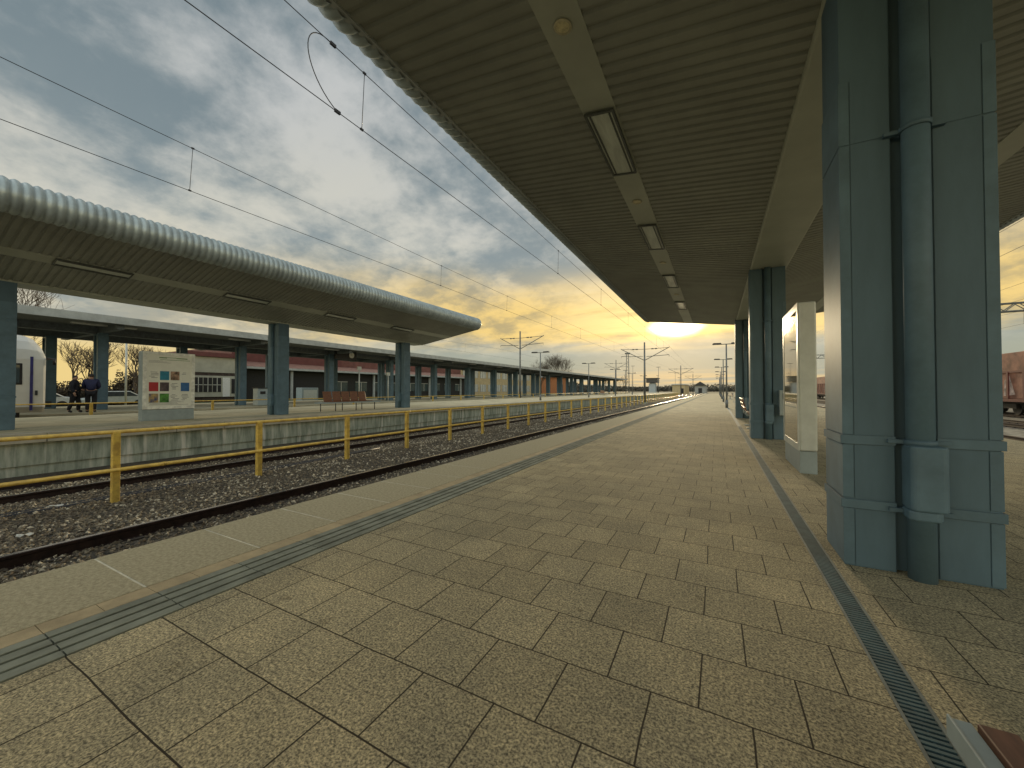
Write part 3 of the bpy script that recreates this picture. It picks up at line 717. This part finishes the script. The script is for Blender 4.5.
# ------------------------------------------------------------ white coach
tr = empty('passenger_coach', (-26.15, 5.04, -.5), 0, 'white passenger coach with a navy stripe, seen behind the leftmost column', 'railway coach')
prof = [(-1.42, .95), (-1.45, 2.9), (-1.38, 3.3), (-1.15, 3.65), (-.7, 3.9), (0, 4.0), (.7, 3.9), (1.15, 3.65), (1.38, 3.3), (1.45, 2.9), (1.42, .95), (1.2, .72), (-1.2, .72)]
q = MB(); Lc = 22
def ring(s, y, dz=0): return [(a*s, y, b*(1 if b < 2 else 1-.0)+dz) for a, b in prof]
secs = [(-Lc, 1, 1), (-.75, 1, 1), (-.42, 1, .97), (-.22, .995, .86), (-.07, .985, .62), (0, .96, .34)]
vs = []; n = len(prof)
for (yy, s, f_) in secs:
    vs += [(a*s, yy, b if b < 2.9 else 2.9+(b-2.9)*f_) for a, b in prof]
q.add(vs, [(i*n+k, i*n+(k+1)%n, (i+1)*n+(k+1)%n, (i+1)*n+k) for i in range(len(secs)-1) for k in range(n)]+[tuple(range(n))[::-1], tuple(range(5*n, 6*n))])
q.build('body', mat('white coach paint', (.66, .66, .62), .35, var=.05, scale=1), tr)
q = MB(); q.box(1.438, 1.462, -.43, -.35, .8, 3.0); q.build('stripe', NAVY, tr)
q = MB(); q.box(1.40, 1.462, -1.9, -.62, 1.85, 2.72); o = q.build('window', DARK, tr, bevel=.03); MB().box(1.455, 1.468, -1.8, -.70, 1.93, 2.64).build('pane', SLOTGLASS, o)
for yw in (-5.4, -7.9, -10.4): o = MB().box(1.40, 1.47, yw-.7, yw+.7, 1.95, 2.75).build('window', DARK, tr, bevel=.03)
MB().box(1.40, 1.452, -.29, -.22, 1.42, 1.62).build('handle_recess', DKSTEEL, tr)
MB().box(-1.0, 1.0, -21, -.6, .45, .73).build('underframe', DARK, tr)
for yw in (-2.6, -19): 
    for dy in (-1.2, 1.2):
        q = MB()
        for s in (-1, 1): q.tube([(s*.68, yw+dy, .46), (s*.82, yw+dy, .46)], .46, 20)
        q.build('wheelset', DKSTEEL, tr)
q = MB(); q.box(-.55, -.25, -.02, .35, .9, 1.15); q.box(.25, .55, -.02, .35, .9, 1.15); q.build('buffer', DKSTEEL, tr)
q = MB(); q.box(-.55, .55, .0, .12, .9, 3.1); q.build('gangway', mat('gangway rubber', (.12, .04, .05), .6), tr)
q = MB(); q.tube([(1.2, .05, 2.95), (1.42, .22, 2.95), (1.42, .22, 2.7)], .05, 6); q.build('tail_light', DARK, tr)

# ------------------------------------------------------------ people
def person(loc, rz, label, pose, jacket, trousers, skin, hair, hands_front=False, sc=1.0):
    sc *= 1.07
    p = empty('tmp')  # placeholder replaced below
    bpy.data.objects.remove(p)
    V_ = {}; 
    J = dict(pel=(0,0,.95), sp=(0,.01,1.12), ch=(0,.0,1.32), nk=(0,.0,1.50), hb=(0,-.01,1.56), hd=(0,-.02,1.64), ht=(0,-.01,1.73),
             lh=(.095,0,.90), lk=(.105,-.02,.50), la=(.11,.03,.09), lt=(.12,-.12,.03), rh=(-.095,0,.90), rk=(-.105,-.02,.50), ra=(-.11,.03,.09), rt=(-.12,-.12,.03),
             ls=(.19,0,1.43), le=(.25,.02,1.15), lw=(.25,-.06,.92), rs=(-.19,0,1.43), re=(-.25,.02,1.15), rw=(-.25,-.06,.92))
    J.update(pose)
    Rr = dict(pel=.15, sp=.15, ch=.175, nk=.06, hb=.07, hd=.105, ht=.07, lh=.10, lk=.065, la=.045, lt=.04, rh=.10, rk=.065, ra=.045, rt=.04, ls=.075, le=.05, lw=.035, rs=.075, re=.05, rw=.035)
    E = [('pel','sp'),('sp','ch'),('ch','nk'),('nk','hb'),('hb','hd'),('hd','ht'),('pel','lh'),('lh','lk'),('lk','la'),('la','lt'),('pel','rh'),('rh','rk'),('rk','ra'),('ra','rt'),('ch','ls'),('ls','le'),('le','lw'),('ch','rs'),('rs','re'),('re','rw')]
    def skinned(name, names, edges, m, grow=0, parent=None, lvl=2):
        idx = {k: i for i, k in enumerate(names)}
        me = bpy.data.meshes.new(name); me.from_pydata([J[k] for k in names], [(idx[a], idx[b]) for a, b in edges], [])
        me.materials.append(m); o = bpy.data.objects.new(name, me); COL.objects.link(o)
        sk = o.modifiers.new('skin', 'SKIN'); sk.use_smooth_shade = True
        sv = me.skin_vertices[0].data
        for k in names: r_ = Rr[k]+grow; sv[idx[k]].radius = (r_, r_)
        sv[0].use_root = True
        s2 = o.modifiers.new('sub', 'SUBSURF'); s2.levels = s2.render_levels = lvl
        if parent: o.parent = parent
        return o
    # fingers
    names = list(J); edges = list(E)
    for s in ('l', 'r'):
        wv = Vector(J[s+'w']); el = Vector(J[s+'e']); dr_ = (wv-el).normalized(); side = dr_.orthogonal().normalized()
        side = Vector((0, 1, 0)) - dr_*dr_.y; side.normalize()
        J[s+'p'] = tuple(wv+dr_*.07); Rr[s+'p'] = .032; names.append(s+'p'); edges.append((s+'w', s+'p'))
        for fi, off in enumerate((-.03, -.01, .01, .03)):
            k1, k2 = s+'f%d' % fi, s+'g%d' % fi
            J[k1] = tuple(wv+dr_*.115+side*off); J[k2] = tuple(wv+dr_*(.165-.01*abs(fi-1))+side*off*1.1+Vector((0, -.012, 0)))
            Rr[k1] = .0095; Rr[k2] = .008; names += [k1, k2]; edges += [(s+'p', k1), (k1, k2)]
        J[s+'th'] = tuple(wv+dr_*.07-side*.055); Rr[s+'th'] = .010; names.append(s+'th'); edges.append((s+'w', s+'th'))
    body = skinned('person', names, edges, skin)
    body.location = loc; body.rotation_euler = (0, 0, rz); body.scale = (sc, sc, sc)
    inten(body, label, 'person', 'people waiting on the third platform')
    skinned('jacket', ['pel', 'sp', 'ch', 'nk', 'ls', 'le', 'lw', 'rs', 're', 'rw'], [('pel','sp'),('sp','ch'),('ch','nk'),('ch','ls'),('ls','le'),('le','lw'),('ch','rs'),('rs','re'),('re','rw')], jacket, .03, body)
    Rr['pel'] = .135
    skinned('trousers', ['pel', 'lh', 'lk', 'la', 'rh', 'rk', 'ra'], [('pel','lh'),('lh','lk'),('lk','la'),('pel','rh'),('rh','rk'),('rk','ra')], trousers, .024, body)
    for s in ('l', 'r'):
        Rr[s+'a'] = .05; Rr[s+'t'] = .045
        skinned('shoe', [s+'a', s+'t'], [(s+'a', s+'t')], DARK, .008, body)
    h = MB(); hc = Vector(J['hd']); vs = []; nr, ns = 7, 14
    for i in range(nr+1):
        ph = math.pi*.62*i/nr
        for k in range(ns):
            a = 2*math.pi*k/ns; cut = .25 if (math.sin(a) < -.5 and i > 3) else 0
            rr_ = .100-cut*.05
            vs.append(hc+Vector((rr_*math.sin(ph)*math.cos(a)*.92, .014+rr_*math.sin(ph)*math.sin(a)*1.02, .02+.098*math.cos(ph))))
    h.add(vs, [(i*ns+k, i*ns+(k+1)%ns, (i+1)*ns+(k+1)%ns, (i+1)*ns+k) for i in range(nr) for k in range(ns)], True); h.build('hair', hair, body)
    f = MB(); f.prism([(-.012, 0), (.012, 0), (.008, .05), (-.008, .05)], 'y', hc.y-.135, hc.y-.10); 
    fo = MB(); y0 = hc.y-.112
    fo.add([(-.014, y0, hc.z-.03), (.014, y0, hc.z-.03), (0, y0-.025, hc.z-.028), (0, y0, hc.z+.02)], [(0,1,2),(0,2,3),(1,3,2),(0,3,1)]); fo.build('nose', skin, body)
    return body
SK = mat('skin', (.45, .27, .19), .5); HR = mat('dark hair', (.02, .015, .012), .6)
BJ = mat('black coat', (.016, .018, .024), .8); NJ = mat('navy jacket', (.018, .022, .075), .7); TRS = mat('dark trousers', (.012, .013, .018), .8)
person((-28.65, 6.78, 0), R(150), 'person in a black coat, left one of two standing on the third platform', dict(hd=(.02,-.03,1.64), lk=(.105,-.12,.50), la=(.11,-.10,.09), lt=(.12,-.25,.03), rk=(-.105,.04,.5), ra=(-.11,.16,.10), rt=(-.12,.02,.03), lw=(.16,-.20,1.08), le=(.25,-.02,1.15)), BJ, TRS, SK, HR)
person((-28.45, 7.32, 0), R(250), 'person in a navy jacket, right one of two standing on the third platform', dict(le=(.25,-.03,1.17), lw=(.15,-.2,1.10), re=(-.25,-.02,1.17), rw=(-.16,-.2,1.08)), NJ, TRS, SK, HR, sc=1.05)

# ------------------------------------------------------------ bare trees
BARK = mat('bare bark', (.11, .085, .06), .9)
def bare_tree(loc, H_, label, seed, spread=.8, trunk=.22, dens=3, green=None):
    rnd = random.Random(seed); t = empty('bare_tree', loc, 0, label, 'tree', 'bare trees beyond the station')
    tk = MB(); tw = MB()
    def grow(mb, p, d, L_, r_, lev):
        pts = [p]; q = p.copy(); dd = d.copy()
        for i in range(4):
            dd = (dd+Vector((rnd.uniform(-.2, .2), rnd.uniform(-.2, .2), rnd.uniform(-.02, .16)))).normalized(); q = q+dd*L_/4; pts.append(q.copy())
        mb.tube(pts, r_, 6 if lev < 2 else 3, False, r_*.55)
        if lev >= 5: return
        nb_ = dens+(1 if lev < 3 else 0)
        for k in range(nb_):
            b = pts[rnd.randint(2, 4)]; a = rnd.uniform(0, 6.28); s = spread*rnd.uniform(.5, 1.1)
            nd = (dd+Vector((math.cos(a)*s, math.sin(a)*s, rnd.uniform(-.15, .25)))).normalized()
            grow(tw if lev >= 0 else mb, b, nd, L_*rnd.uniform(.62, .8), max(r_*.52, .016), lev+1)
    grow(tk, Vector((0, 0, -.3)), Vector((0, 0, 1)), H_*.30, trunk, 0)
    tk.build('trunk', BARK, t); tw.build('crown', BARK, t)
    return t
bare_tree((-52, 12.7, -.8), 10, 'bare spreading tree behind the two people, left of the notice board', 1)
bare_tree((-52, 16.0, -.8), 9.5, 'bare tree seen just left of the notice board, over a scrubby hedge', 2)
bare_tree((-62, 11.8, -.8), 19, 'tall bare tree whose twigs show above the third canopy at the far left', 4)
bare_tree((-58, 149, -.8), 24, 'round crowned bare tree rising over the third canopy near the second mast', 5, dens=4)
bare_tree((-66, 150, -.8), 19, 'smaller bare tree left of the round crowned one above the third canopy', 6, dens=4)
bare_tree((-70, 330, -.8), 20, 'distant bare tree low above the far end of the third canopy', 8, dens=3)
bare_tree((-85, 330, -.8), 20, 'distant bare tree low above the third canopy, left of its equally distant neighbour', 9, dens=3)
# shrubs / hedge
def leafy(name, cx, cy, sx, sy, h, n, m, label, cat, seed, z0=-.8, kind=None, s=.16):
    rnd = random.Random(seed); q = MB()
    for _ in range(n):
        u, v = rnd.uniform(-1, 1), rnd.uniform(-1, 1)
        top = h*(.65+.35*math.sin(u*7+seed)*math.cos(v*3+u*3))
        p = Vector((cx+u*sx, cy+v*sy, z0+rnd.random()**.7*top)); a = Vector([rnd.gauss(0, 1) for _ in range(3)]).normalized()*s*rnd.uniform(.5, 1.4); b = a.orthogonal().normalized()*s*rnd.uniform(.4, 1)
        q.add([p-a, p+b, p+a, p-b], [(0,1,2,3)])
    o = q.build(name, m); return inten(o, label, cat, kind=kind)
SCR = mat('brown scrub', (.085, .065, .04), .9, var=.4, scale=2); GRN = mat('dull grass green', (.07, .10, .03), .9, var=.3, scale=2)
leafy('hedge', -50, 11.5, 2, 3.5, 3.0, 22000, SCR, 'brown leafless hedge between the bare trees beyond the third platform', 'hedge', 3, s=.08)
leafy('hedge', -54, 18.3, 1.5, 2.6, 4.2, 12000, SCR, 'taller brown thicket directly left of the red roofed shop, behind the notice board', 'hedge', 5, s=.10)
inten(MB().box(-60, -41.5, -30, 200, -.85, -.35).build('grass_verge', mat('grass verge', (.08, .11, .03), .95, var=.35, scale=1.2, bump=.5, bscale=20)), kind=S)
inten(MB().box(-41.5, -40, -30, 200, -.85, -.20).build('verge_path', CONC2), kind=S)
# parked cars
def car(loc, rz, label, paint):
    t = empty('parked_car', loc, rz, label, 'car', 'parked cars beyond the third platform')
    q = MB(); q.prism([(-2.1, .35), (-2.15, .75), (-1.3, .9), (-.7, 1.4), (.8, 1.42), (1.5, .98), (2.1, .9), (2.15, .4)], 'x', -.85, .85)
    q.build('body', paint, t, bevel=.08)
    q = MB(); q.prism([(-1.15, .95), (-.65, 1.34), (.75, 1.36), (1.35, .98)], 'x', -.865, .865); q.build('window', SLOTGLASS, t)
    for y in (-1.35, 1.35):
        for s in (-1, 1): MB().tube([(s*.70, y, .32), (s*.88, y, .32)], .32, 16).build('wheel', DARK, t)
    return t
car((-46.5, 8.8, -.36), 0, 'white parked car seen behind the two standing people', WHITE)
car((-46.6, 13.4, -.36), 0, 'pale parked car partly hidden by the notice board', ALU)

# ------------------------------------------------------------ buildings beyond
def building(name, label, cat='building'): return empty(name, (0,0,0), 0, label, cat)
MAROON = mat('maroon metal roof', (.13, .04, .038), .6, var=.12, scale=1.5)
CREAM = mat('cream render', (.42, .41, .33), .8, var=.08, scale=1)
BROWNB = mat('dark brick', (.07, .05, .04), .85, var=.3, scale=4)
WINF = mat('window frame', (.50, .50, .44), .6)
b = building('shop_building', 'low cream fronted shop building with dark red roof edge right of the notice board')
MB().box(-66, -56, 22.3, 28.6, -.8, 5.3).build('wall', BROWNB, b)
MB().box(-55.998, -55.9, 22.4, 28.5, 3.35, 5.28).build('fascia_panel', CREAM, b)
MB().box(-66.4, -55.6, 22.0, 28.9, 5.31, 5.85).build('roof', MAROON, b)
MB().box(-55.998, -55.85, 22.6, 28.3, .3, 2.95).build('shopfront', CREAM, b)
for y0, y1 in ((23.0, 23.9), (24.0, 24.9), (25.0, 25.9)):
    f = MB().box(-55.86, -55.80, y0, y1, .9, 2.7).build('window', DARK, b)
    q = MB(); q.box(-55.81, -55.77, y0, y1, 1.76, 1.84); q.box(-55.81, -55.77, (y0+y1)/2-.04, (y0+y1)/2+.04, .9, 2.7); q.build('glazing_bar', WINF, f)
MB().box(-55.86, -55.8, 26.1, 26.9, .3, 2.75).build('door', WHITE, b)
MB().box(-55.86, -55.8, 27.1, 28.0, .7, 2.6).build('window', DARK, b)
b = building('station_building', 'long low dark station building with layered maroon roofs in the middle distance')
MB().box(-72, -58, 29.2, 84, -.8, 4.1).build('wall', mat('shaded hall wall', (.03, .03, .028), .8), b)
MB().box(-74, -56.5, 29.0, 84, 4.11, 4.4).build('canopy_roof', FASC, b)
q = MB(); q.add([(-56.6, 29.1, 4.41), (-56.6, 83.9, 4.41), (-60, 83.9, 5.3), (-60, 29.1, 5.3)], [(0,1,2,3)]); q.build('roof', mat('pale maroon tiles', (.26, .14, .11), .7, var=.15, scale=2), b)
MB().box(-74, -60, 29.1, 47, 5.31, 7.4).build('roof', MAROON, b)
MB().box(-74, -60.2, 47.002, 84, 5.31, 6.7).build('roof', mat('rose roof', (.17, .07, .06), .7, var=.15, scale=1), b)
q = MB(); 
for k in range(9):
    y = 44+k*4.3; f = MB().box(-58, -57.9, y, y+2.6, .9, 2.6).build('window', mat('dim window glass', (.06, .09, .09), .15), b)
    z = MB(); z.box(-57.91, -57.86, y+1.25, y+1.35, .9, 2.6); z.box(-57.91, -57.86, y, y+2.6, 2.55, 2.65); z.build('frame', WINF, f)
for y in (36, 52, 68, 80): MB().box(-57.6, -57.3, y, y+.3, -.4, 4.0).build('pillar', FASC, b)
b = building('office_building', 'pale yellow office block with a row of bright windows behind the third canopy columns')
OC = mat('ochre render', (.52, .42, .24), .8, var=.08, scale=1)
MB().box(-82, -66, 77, 150, -.8, 8.2).build('wall', OC, b)
MB().box(-83, -65.2, 76.5, 150.6, 8.2, 8.6).build('roof', mat('office roof', (.22, .15, .13), .7), b)
LG = mat('pale curtained glass', (.62, .64, .58), .2)
for fl, z in enumerate((.6, 4.9)):
    for k in range(15):
        y = 79+k*4.7; f = MB().box(-66, -65.93, y, y+3.5, z, z+2.3).build('window', LG, b)
        q = MB(); 
        for s in (0, 1.1, 2.2, 3.2): q.box(-65.94, -65.88, y+s, y+s+.1, z, z+2.3)
        q.build('frame', BROWNB, f)
b = building('far_warehouse', 'orange brick fronted warehouse seen through the third canopy further along')
MB().box(-80, -64, 163, 176, -.8, 7).build('wall', mat('orange brick', (.45, .19, .08), .8), b)
MB().box(-81, -63, 162, 177, 7, 7.6).build('roof', FASC, b)
MB().box(-64, -63.9, 167, 171, -.4, 4).build('door', DARK, b)
# signal cabin and low huts near the vanishing point
b = building('signal_cabin', 'small pale blue signal cabin with dark top near the vanishing point')
MB().box(-39, -35, 262, 268, -.8, 5.5).build('wall', mat('pale blue panels', (.42, .47, .48), .7), b)
MB().box(-40.5, -33.5, 261, 269, 5.9, 8.6).build('cabin_window_band', mat('cabin glazing', (.05, .055, .06), .3), b)
MB().box(-41, -33, 260.5, 269.5, 8.6, 9).build('roof', DKSTEEL, b); MB().box(-38.5, -35.5, 262.5, 267.5, 5.5, 5.9).build('neck', DKSTEEL, b)
b = building('trackside_shed', 'low ochre trackside shed near the vanishing point')
MB().box(-19, -13.5, 200, 232, -.8, 3.6).build('wall', OC, b); MB().box(-19.4, -13.2, 199.5, 232.5, 3.6, 4.0).build('roof', FASC, b); MB().box(-15, -14, 199.9, 199.98, -.4, 2).build('door', DARK, b)
b = building('trackside_shed', 'low grey gabled trackside shed closest to the vanishing point')
MB().box(-12, -6, 260, 300, -.8, 4).build('wall', mat('grey wall', (.35, .36, .34), .8), b)
MB().prism([(-12.5, 4), (-5.5, 4), (-9, 6.4)], 'y', 259, 301).build('roof', DKSTEEL, b); MB().box(-10, -8, 259.9, 259.98, -.6, 2.4).build('door', DARK, b)
# far tree line and poles
FAR = mat('distant winter woodland', (.10, .095, .075), .95, var=.3, scale=.2)
leafy('woodland', 0, 560, 420, 12, 10, 26000, FAR, 'far off low dark woodland along the horizon', 'woodland', 11, z0=-1, kind='stuff', s=1.1)
leafy('woodland', -130, 250, 45, 60, 9, 11000, FAR, 'dark low woodland behind the far end of the third canopy', 'woodland', 12, z0=-1, kind='stuff', s=.8)
rnd = random.Random(21)
lab_d = ['short', 'slim', 'taller', 'leaning', 'stubby', 'pale', 'dark', 'thin', 'far', 'stout']
for k in range(9):
    y = 120+k*24; x = -38+((k*37) % 11)*2.1; h = 7+((k*5) % 4)*2.2
    t = empty('yard_pole', (x, y, -.8), 0, 'distant yard lighting pole near the vanishing point, %s from the camera' % nm[k] if k < 7 else 'distant yard lighting pole, %s' % ('next to last toward the horizon' if k == 7 else 'last toward the horizon'), 'pole', 'distant yard poles')
    MB().tube([(0,0,0), (0,0,h)], .12, 6, r1=.07).build('pole', MAST, t); MB().box(-.8, .8, -.1, .1, h-.05, h+.12).build('lamp_head', MAST, t)
t = empty('lattice_tower', (-33, 165, -.8), 0, 'narrow lattice floodlight tower near the vanishing point', 'lattice tower')
q = MB(); Ht = 17
for sx, sy in ((-1,-1),(1,-1),(1,1),(-1,1)): q.tube([(sx*.7, sy*.7, 0), (sx*.4, sy*.4, Ht)], .07, 5)
for k in range(14):
    z0_, z1_ = k*Ht/14, (k+1)*Ht/14; s0 = .7-.3*k/14
    for sgn in (-1, 1): q.tube([(-s0*sgn, -s0, z0_), (s0*sgn, -s0, z1_)], .04, 4); q.tube([(s0, -s0*sgn, z0_), (s0, s0*sgn, z1_)], .04, 4)
q.build('lattice', MAST, t); MB().box(-1, 1, -.5, .5, Ht, Ht+.6).build('lamp_head', MAST, t)

# small things on the third platform
t = empty('platform_clock', (-30.6, 24.4, .75), 0, 'dark rectangular sign box with a round white clock hanging under the third canopy', 'clock')
MB().box(-.15, .15, -1.1, 1.1, 3.25, 4.1).build('case', DARK, t); MB().tube([(.14, .55, 3.68), (.18, .55, 3.68)], .28, 20).build('dial', WHITE, t); MB().box(-.05, .05, -.05, .05, 4.1, 4.4).build('hanger', DKSTEEL, t)
q = MB(); q.box(.181, .19, .54, .56, 3.68, 3.86); q.box(.181, .19, .42, .56, 3.67, 3.69); q.build('hands', DARK, t)
for (x, y, h, lab) in ((-30.4, 25.8, 3.4, 'thin pale post below the clock on the third platform'), (-30.4, 29.5, 3.0, 'thin pale post to the right of the clock post on the third platform')):
    t = empty('signpost', (x, y, 0), 0, lab, 'post'); MB().tube([(0,0,0), (0,0,h)], .06, 8).build('pole', ALU, t); MB().box(-.05, .05, -.22, .22, h-.35, h).build('plate', ALU, t)
t = empty('litter_bin', (-28.9, 15.9, 0), 0, 'grey green litter bin standing on the third platform left of the column beside the bench', 'litter bin')
MB().box(-.3, .3, -.35, .35, .05, 1.25).build('body', ALUB, t, bevel=.03); MB().box(.296, .31, -.18, .18, .85, 1.05).build('opening', DARK, t); MB().box(-.33, .33, -.38, .38, 1.25, 1.31).build('lid', DKSTEEL, t)
t = empty('ticket_kiosk', (-46, 31, -.35), 0, 'small grey cabinet on the grass behind the third platform', 'cabinet')
MB().box(-.6, .6, -1.1, 1.1, 0, 1.8).build('body', ALUB, t, bevel=.03); MB().box(.59, .62, -.9, .9, .3, 1.5).build('door', ALU, t)
t = empty('signpost', (-42.5, 12.9, -.2), 0, 'thin lamp pole standing in front of the bare tree left of the notice board', 'lamp post'); MB().tube([(0,0,0), (0,0,6.4)], .07, 8).build('pole', ALU, t); MB().box(-.3, .3, -.15, .15, 6.4, 6.5).build('lamp_head', DKSTEEL, t)
# bench on the second platform further along
t = seat_row((-17.2, 66, P2), R(90), 'distant row of seats on the second platform beyond the first lamp posts')

# ------------------------------------------------------------ wagons and gantries on the right
def make_wagon():
    t = empty('freight_wagon', (0,0,0), 0, 'x', 'freight wagon', 'freight wagons on the right')
    WR = mat('faded wagon red', (.33, .15, .10), .75, var=.25, scale=1.2, bump=.1, bscale=20)
    WD = mat('dark wagon red', (.14, .035, .028), .7)
    L_ = 6.3
    MB().box(-1.4, 1.4, -L_, L_, 1.05, 3.95).build('body', WR, t, bevel=.03)
    q = MB()
    for k in range(9): y = -L_+.25+k*(2*L_-.5)/8; q.box(-1.47, -1.39, y-.09, y+.09, 1.05, 2.75)
    q.box(-1.46, -1.4, -L_, L_, 2.68, 2.80); q.build('side_stakes', WD, t)
    q = MB(); q.box(-1.45, -1.3, -L_, L_, .85, 1.05); q.build('sill', WD, t)
    PPM = mat('pale paint patch', (.50, .38, .33), .8, var=.35, scale=3)
    for k in (-2, 1): q = MB(); q.add([(-1.405, k*2.4, 1.3), (-1.41, k*2.4+1.1, 1.2), (-1.405, k*2.4+1.0, 2.2), (-1.41, k*2.4+.5, 2.5)], [(0,1,2,3)]); q.build('paint_patch', PPM, t)
    MB().box(-.9, .9, -L_, L_, .55, .85).build('underframe', DARK, t)
    for yb in (-4.4, 4.4):
        for dy in (-.9, .9):
            q = MB(); q.tube([(-.70, yb+dy, .46), (.70, yb+dy, .46)], .09, 8)
            for s in (-1, 1): q.tube([(s*.70, yb+dy, .46), (s*.83, yb+dy, .46)], .46, 18)
            q.build('wheelset', DARK, t)
        q = MB(); q.box(-.91, .91, yb-.2, yb+.2, .45, .6); q.box(-1.05, -.9, yb-1.3, yb+1.3, .4, .7); q.box(.9, 1.05, yb-1.3, yb+1.3, .4, .7); q.build('bogie', DARK, t)
    for s in (-1, 1): MB().tube([(-.85, s*L_, .95), (-.85, s*(L_+.55), .95)], .12, 10).build('buffer', DARK, t)
    return t
wg = make_wagon()
wl = ['red brown freight wagon seen at the right edge, past the nearest column', 'freight wagon coupled behind the closest one, hidden mostly by the nearest column', 'third freight wagon along the yard track', 'fourth freight wagon along the yard track', 'fifth freight wagon, visible in the gap beside the poster cabinet', 'last freight wagon at the far end of the rake']
for k in range(6):
    t = wg if k == 0 else copy_tree(wg); t.location = (17.8, 33.5+13.7*k, -.45); t['label'] = wl[k]
def gantry(y, x0, x1, z, label, d=.7, r_=.06):
    t = empty('catenary_gantry', (0, y, 0), 0, label, 'catenary gantry', 'lattice gantries over the yard')
    q = MB()
    for zz in (z, z+d):
        for yy in (-.25, .25): q.tube([(x0, yy, zz), (x1, yy, zz)], r_, 5)
    n = int((x1-x0)/d/1.1)
    for k in range(n):
        a = x0+(x1-x0)*k/n; b_ = x0+(x1-x0)*(k+1)/n
        for yy in (-.25, .25): q.tube([(a, yy, z if k % 2 else z+d), (b_, yy, z+d if k % 2 else z)], r_*.7, 4)
    q.build('lattice_beam', MAST, t)
    for x in (x0, x1): MB().tube([(x, 0, -.7), (x, 0, z+d+.6)], .18, 8).build('upright', MAST, t)
    return t
gantry(50, 10.6, 40, 8.0, 'nearer lattice gantry beam crossing above the freight wagons at the right edge')
gantry(104, 10.6, 40, 8.0, 'farther lattice gantry beam seen just above the freight wagon tops')
wire_pair(8.2, 5.5, 6.6, -60, 104, [-60, -4, 50, 104], 'overhead wire pair above the track on the right side of the near platform', drop=[6, 14, 22, 30, 38])
wire_pair(13.0, 5.5, 6.6, -60, 104, [-60, -4, 50, 104], 'overhead wire pair in the right yard, nearer to the platform than the wagons', drop=[6, 14, 22, 30, 38])
wire_pair(17.8, 5.5, 6.6, -60, 104, [-60, -4, 50, 104], 'overhead wire pair above the freight wagons', drop=[6, 14, 22, 30, 38])
